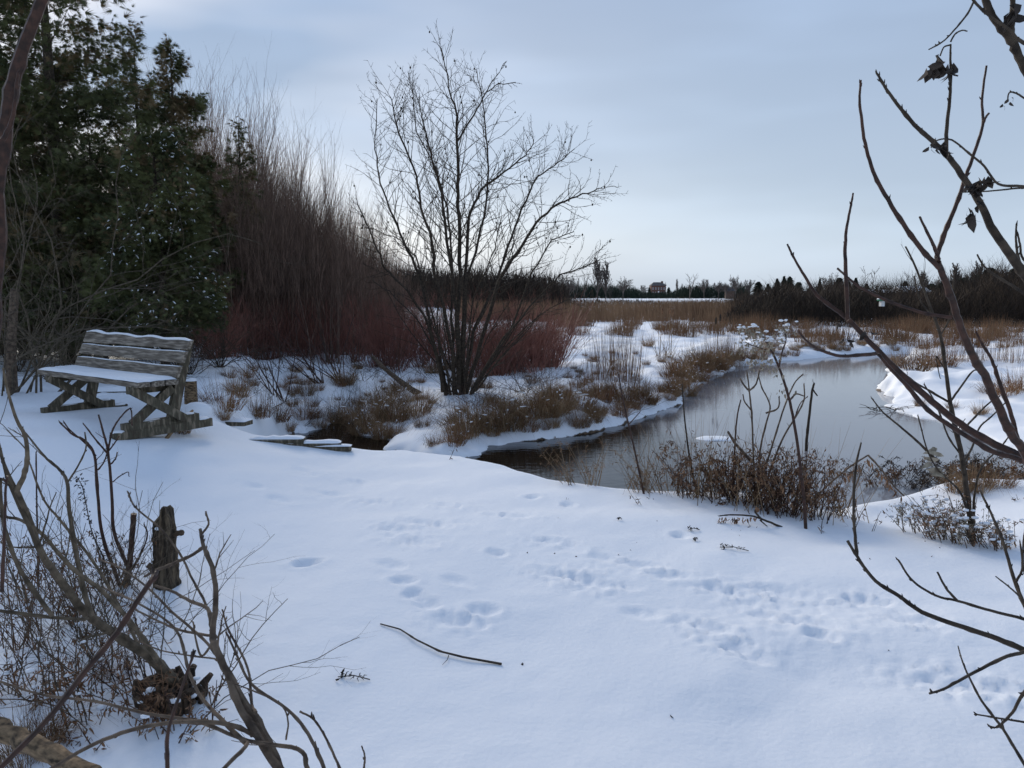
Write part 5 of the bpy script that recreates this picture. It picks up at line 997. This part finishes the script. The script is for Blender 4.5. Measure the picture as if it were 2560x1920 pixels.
for k, (px, py, h_, lb) in enumerate([(1605,1262,.16,'thin leaning stalk at the crest left of the weeds'),(1430,1212,.1,'tiny stalk at the left end of the crest stalks'),(1415,1250,.06,'tiny hooked stalk in the open near snow'),(1640,1250,.08,'short stalk beside the thin leaning one'),(2130,1330,.2,'small bare stalk right under the brown weed mass'),(2180,1330,.2,'small branching stalk on the snow between two weed masses'),(2050,1335,.16,'small drooping stalk before the brown weed mass'),(1880,1320,.07,'tiny stalk under the broken branch'),(2545,1250,.1,'tiny stalk at the right edge of the crest'),(1120,1150,.22,'thin leaning twig on the crest between the tree and the creek'),(1066,1120,.2,'thin upright twig on the crest left of the tree')]):
    weed('dry_stalk', lb, Gp(px, py), rstems(2, .02, h_ * .8, h_ * 1.2, (rnd.uniform(-.6, .6), 0), r=.0025, sub=1), .2, M['leaf'], M['bark'], nl=6, cat='stalk')
tm = TM(); tm.leaves(rs.randn(3, 3) * .004, rs.randn(3, 3) * (1, 1, .2), rs.randn(3, 3), .016, .007, .6); lf0 = tm.build('leaf_fragment', M['leafdark'])
for k in range(20):
    px = rnd.uniform(1300, 2400); py = rnd.uniform(1290, 1400) if k % 6 else rnd.uniform(1300, 1850)
    if py < 1330 and px < 1350: py += 90
    o = lf0 if k == 0 else lf0.copy()
    if k: C.objects.link(o)
    o.location = Gp(px, py); o.rotation_euler = (0, 0, rnd.random() * 6.28); s_ = rnd.uniform(.4, 1.3); o.scale = (s_,) * 3; tag(o, 'tiny dark leaf crumb scattered on the near snow', 'leaf', 'leaf crumbs on the near snow')
# leaning stick, fallen branches beyond creek
b0 = Gp(1045, 985); D = b0[1]; traced('leaning_branch', 'tan leaning branch left of the bare tree with its foot in straw', 'branch', b0, [([(1055,990),(1010,960),(965,925),(930,890)], 18, 8, D, D + .4)], M['barkgrey'])
for k, (px, py, lb) in enumerate([(800,960,'several dark thin stems leaning left from a snowy hump below the dogwoods'),(860,955,'few dark stems springing from the second snowy hump below the dogwoods'),(700,1000,'low bramble twigs over the snow beyond the side creek')]):
    tm = TM()
    for q in range(11): grow(tm, (rnd.uniform(-.1, .1), 0, -.03), nrm((rnd.uniform(-1.3, .1), rnd.uniform(-.3, .5), .9)), rnd.uniform(.8, 1.7), .010, 1, {1: 5}, 35, .1, .03, .35, .3, sides=4)
    tag(tm.build('bare_shrub', M['barkred'], origin=(0, 0, 0)), lb, 'shrub').location = Gp(px, py)

# ------------------------------------------------------------------ left foreground shrubs
g0 = (-.62, 1.15, hz(-.62, 1.15) - .05)
traced('bare_shrub', 'grey-brown bare shrub branches rising from the bottom edge left of centre', 'shrub', g0, [
 ([(760,2060),(697,1920),(655,1826),(592,1726),(545,1632),(532,1585),(540,1496),(530,1417),(509,1365),(501,1323)], 30, 8, 1.45, 1.75),
 ([(700,1930),(650,1850),(600,1770),(570,1690),(545,1632),(535,1600),(528,1560),(519,1522),(472,1501),(430,1478),(388,1464)], 22, 6, 1.45, 1.8),
 ([(511,1365),(485,1385),(451,1401),(420,1415),(388,1427),(362,1441)], 9, 7, 1.75, 1.6), ([(503,1336),(515,1322),(522,1308),(518,1292),(514,1278)], 6, 4, 1.74, 1.74),
 ([(640,1780),(629,1758),(619,1669),(571,1574),(556,1524)], 9, 4, 1.5, 1.7), ([(535,1600),(505,1640),(490,1600),(483,1555)], 7, 4, 1.75, 1.7),
 ([(830,1990),(810,1920),(771,1836),(718,1773),(629,1711),(592,1637),(565,1580)], 12, 5, 1.4, 1.7), ([(870,1980),(849,1920),(818,1852),(786,1800),(750,1779)], 8, 5, 1.4, 1.45), ([(905,1970),(910,1920),(912,1889),(904,1865)], 6, 4, 1.4, 1.4),
 ([(790,1980),(768,1920),(745,1873),(619,1852),(498,1805),(367,1784),(236,1753),(105,1737),(-40,1690)], 14, 5, 1.4, 1.6),
 ([(619,1857),(608,1873),(561,1920),(520,1970)], 11, 11, 1.45, 1.3), ([(613,1857),(550,1795),(503,1742),(472,1679),(440,1574),(341,1506),(260,1470)], 13, 4, 1.45, 1.9),
 ([(60,1960),(131,1920),(220,1868),(325,1826),(446,1805),(566,1810),(640,1840)], 9, 12, 1.3, 1.5),
 ([(540,1590),(500,1585),(440,1572),(380,1545),(330,1520)], 8, 4, 1.75, 1.9), ([(545,1640),(500,1590),(430,1530),(370,1470),(300,1420),(250,1400)], 8, 4, 1.7, 2.0),
 ([(597,1740),(560,1680),(545,1650),(480,1640),(400,1625),(340,1600)], 6, 3, 1.6, 1.8), ([(715,1850),(720,1800),(700,1760),(640,1730),(560,1700)], 5, 3, 1.45, 1.5),
 ([(519,1522),(505,1490),(482,1450),(450,1385),(400,1320),(340,1270),(320,1230)], 7, 4, 1.8, 2.0),
], M['barkgrey'], twigs=3)
traced('bare_shrub', 'out of focus dark red twig with pointed tip crossing the lower left corner', 'shrub', (-.75, .8, hz(-.75, .8)), [
 ([(-60,1980),(31,1889),(131,1784),(220,1669),(294,1580),(341,1506),(377,1454),(390,1428)], 16, 14, .85, 1.0), ([(410,2000),(419,1920),(419,1836),(446,1747),(472,1669),(489,1625)], 14, 5, .95, 1.0),
 ([(5,1480),(8,1400),(12,1300),(14,1225),(18,1190)], 10, 5, 1.1, 1.1)], M['barkred'])
g1 = Gp(440, 1730)
traced('bare_shrub', 'leaning olive-brown shrub stems spreading up-left from the dark rotten stump', 'shrub', g1, [
 ([(450,1750),(435,1705),(367,1637),(294,1590),(220,1538),(157,1459),(105,1386),(68,1286),(42,1228)], 30, 13, g1[1], 2.3),
 ([(42,1228),(58,1192),(68,1150),(63,1092),(42,1050),(20,980),(8,920)], 14, 5, 2.3, 2.2), ([(42,1228),(10,1160),(-10,1080),(-30,1000)], 10, 5, 2.3, 2.3), ([(45,1230),(20,1205),(-20,1190)], 8, 5, 2.3, 2.3),
 ([(220,1545),(204,1548),(131,1543),(0,1527),(-60,1520)], 9, 8, 2.6, 2.4), ([(230,1540),(210,1480),(189,1375),(173,1275),(168,1207),(150,1175),(110,1139),(63,1081)], 15, 4, 2.6, 2.7),
 ([(400,1660),(330,1560),(257,1480),(180,1420),(100,1330),(50,1300),(0,1290)], 14, 6, 2.8, 2.4), ([(170,1205),(195,1165),(215,1120),(212,1080)], 5, 3, 2.7, 2.7),
 ([(360,1640),(290,1500),(230,1400),(150,1300),(110,1250),(75,1160)], 9, 4, 2.9, 2.7), ([(110,1400),(60,1290),(20,1200),(0,1120)], 12, 6, 2.4, 2.3), ([(130,1540),(60,1440),(20,1350),(5,1280),(0,1200)], 12, 8, 2.4, 2.3),
], M['barkolive'], twigs=5)
g2 = Gp(305, 1465)
traced('bare_shrub', 'upright reddish twigs with fine forks standing left of the pointed stump', 'shrub', g2, [
 ([(300,1470),(294,1448),(257,1343),(244,1233),(236,1139),(210,1100),(183,1087),(149,1055)], 10, 4, g2[1], g2[1]), ([(320,1470),(318,1417),(286,1333),(280,1233),(270,1129),(258,1080),(246,1036)], 11, 4, g2[1], g2[1]),
 ([(269,1132),(280,1080),(300,1045),(326,1022),(330,1063)], 5, 3, g2[1], g2[1]), ([(269,1134),(240,1100),(210,1061)], 5, 3, g2[1], g2[1] - .1), ([(270,1130),(285,1110),(298,1090)], 4, 3, g2[1], g2[1]), ([(240,1140),(215,1110),(175,1075),(160,1055)], 4, 3, g2[1], g2[1]),
 ([(245,1175),(260,1155),(267,1135)], 4, 3, g2[1], g2[1]), ([(282,1205),(300,1190),(320,1180),(322,1190)], 3, 2, g2[1], g2[1]), ([(318,1465),(325,1400),(330,1340),(335,1283)], 15, 14, g2[1], g2[1]),
 ([(278,1160),(290,1145),(293,1130)], 4, 3, g2[1], g2[1]), ([(300,1465),(345,1400),(368,1340),(360,1310)], 5, 3, g2[1], g2[1]), ([(95,1470),(95,1370),(92,1270),(90,1130)], 6, 3, g2[1], g2[1])], M['barkred'], twigs=1.5)
for k, (px, py, n, h_, lb) in enumerate([(300,1470,26,.35,'rusty leafy weed clump at the foot of the reddish twigs'),(180,1560,22,.55,'tangled brown weeds between the left foreground branches'),(60,1620,22,.6,'curly dead weeds at the left picture edge'),(230,1800,20,.32,'brown leafy clump right of the pale log'),(330,1720,22,.45,'brown curled weeds left of the rotten stump'),(120,1760,16,.3,'low brown leaves above the pale log'),(90,1500,18,.5,'dead weeds beneath the leaning olive branches'),(440,1830,22,.24,'brown leaves in front of the rotten stump'),(380,1790,18,.3,'rusty weeds against the left side of the rotten stump'),(240,1640,18,.5,'dead weed stalks mid left foreground'),(160,1880,12,.16,'brown moss and leaves lying on the log'),(20,1740,16,.3,'dark leafy clump low at the left edge')]):
    p = Gp(px, py); weed('dead_weed', lb, p, rstems(int(n * .72), .15, h_ * .4, h_ * 1.2, (-.15, 0), r=.0028, sub=3), 1, M['leaf'] if k % 3 else M['rust'], M[('barkolive', 'barkred', 'leaf')[k % 3]], nl=4, Ls=(.014, .036), snowy=.01)
for k, (px, py, n_, lb) in enumerate([(200,1600,16,'tangle of bare fine twigs between the olive branches and the red twig'),(80,1480,14,'tangle of bare fine twigs by the left picture edge'),(330,1600,12,'tangle of bare fine twigs left above the rotten stump'),(150,1750,12,'tangle of bare fine twigs above the pale log'),(480,1790,5,'few bare fine twigs right of the rotten stump'),(60,1700,16,'tangle of bare fine twigs low at the left picture edge'),(250,1700,14,'tangle of bare fine twigs between pale log and rotten stump'),(300,1500,12,'tangle of bare fine twigs at the foot of the reddish forked twigs')]):
    tm = TM(); p = Gp(px, py)
    for q in range(n_):
        a = rnd.random() * 6.283; s2 = rnd.uniform(.2, 1.6); grow(tm, (rnd.gauss(0, .12), rnd.gauss(0, .08), -.03), nrm((math.cos(a) * s2, math.sin(a) * s2, 1)), rnd.uniform(.35, .85), rnd.uniform(.002, .0042), 2, {2: 5, 1: 3}, 44, .13, .02, .45, .1, rt=.4)
    tag(tm.build('twig_tangle', M['barkgrey' if k % 2 else 'barkolive'], origin=(0, 0, 0)), lb, 'twigs').location = p
for k, (px, py, s_) in enumerate([(120, 1850, .3), (60, 1895, .35), (290, 1690, .25)]):
    put((rusty, bank)[k % 2], k, px, py, s_, 'small dead grass tuft half buried in snow in the left foreground', 'grass tufts in the left foreground')
# sprig with seed clusters near (200,1230)
b0 = Gp(270, 1470); D = b0[1] - .2; o = thing('dead_weed', 'dark drooping seed sprig hanging over the snow in the left foreground', 'weed', b0); tm = TM(); c = curve([(275,1470),(260,1400),(230,1330),(215,1260),(205,1215),(190,1190)], D, D, 6) - b0; tm.tube(c, [.004, .0015], 5); tm.build('stem', M['bark'], o); tm = TM()
n = 110; q = c[rs.randint(4, len(c), n)]; tm.leaves(q + rs.randn(n, 3) * .012, rs.randn(n, 3), rs.randn(n, 3), rs.uniform(.012, .03, n), .007, .4); tm.build('seeds', M['leafdark'], o)
# red limb at the upper left edge
e0 = (-2.0, 2.2, hz(-2.0, 2.2))
traced('bare_tree', 'blurred reddish trunk limb running down the left edge of the picture', 'tree', (-1.6, 2.3, hz(-1.6, 2.3) - .05), [([(-140,2200),(-80,1700),(-50,1200),(-25,900),(-12,640),(-5,480),(12,330),(28,230),(62,110),(98,20),(125,-60)], 46, 24, 2.3, 2.2), ([(8,350),(30,300),(38,250),(45,180)], 12, 6, 2.2, 2.2)], M['barkred'])
for k_, v_ in list(bpy.data.objects.items()):
    if v_.location.z < -40 and v_.parent is None:
        for c_ in kids(v_): bpy.data.objects.remove(c_)
        bpy.data.objects.remove(v_)
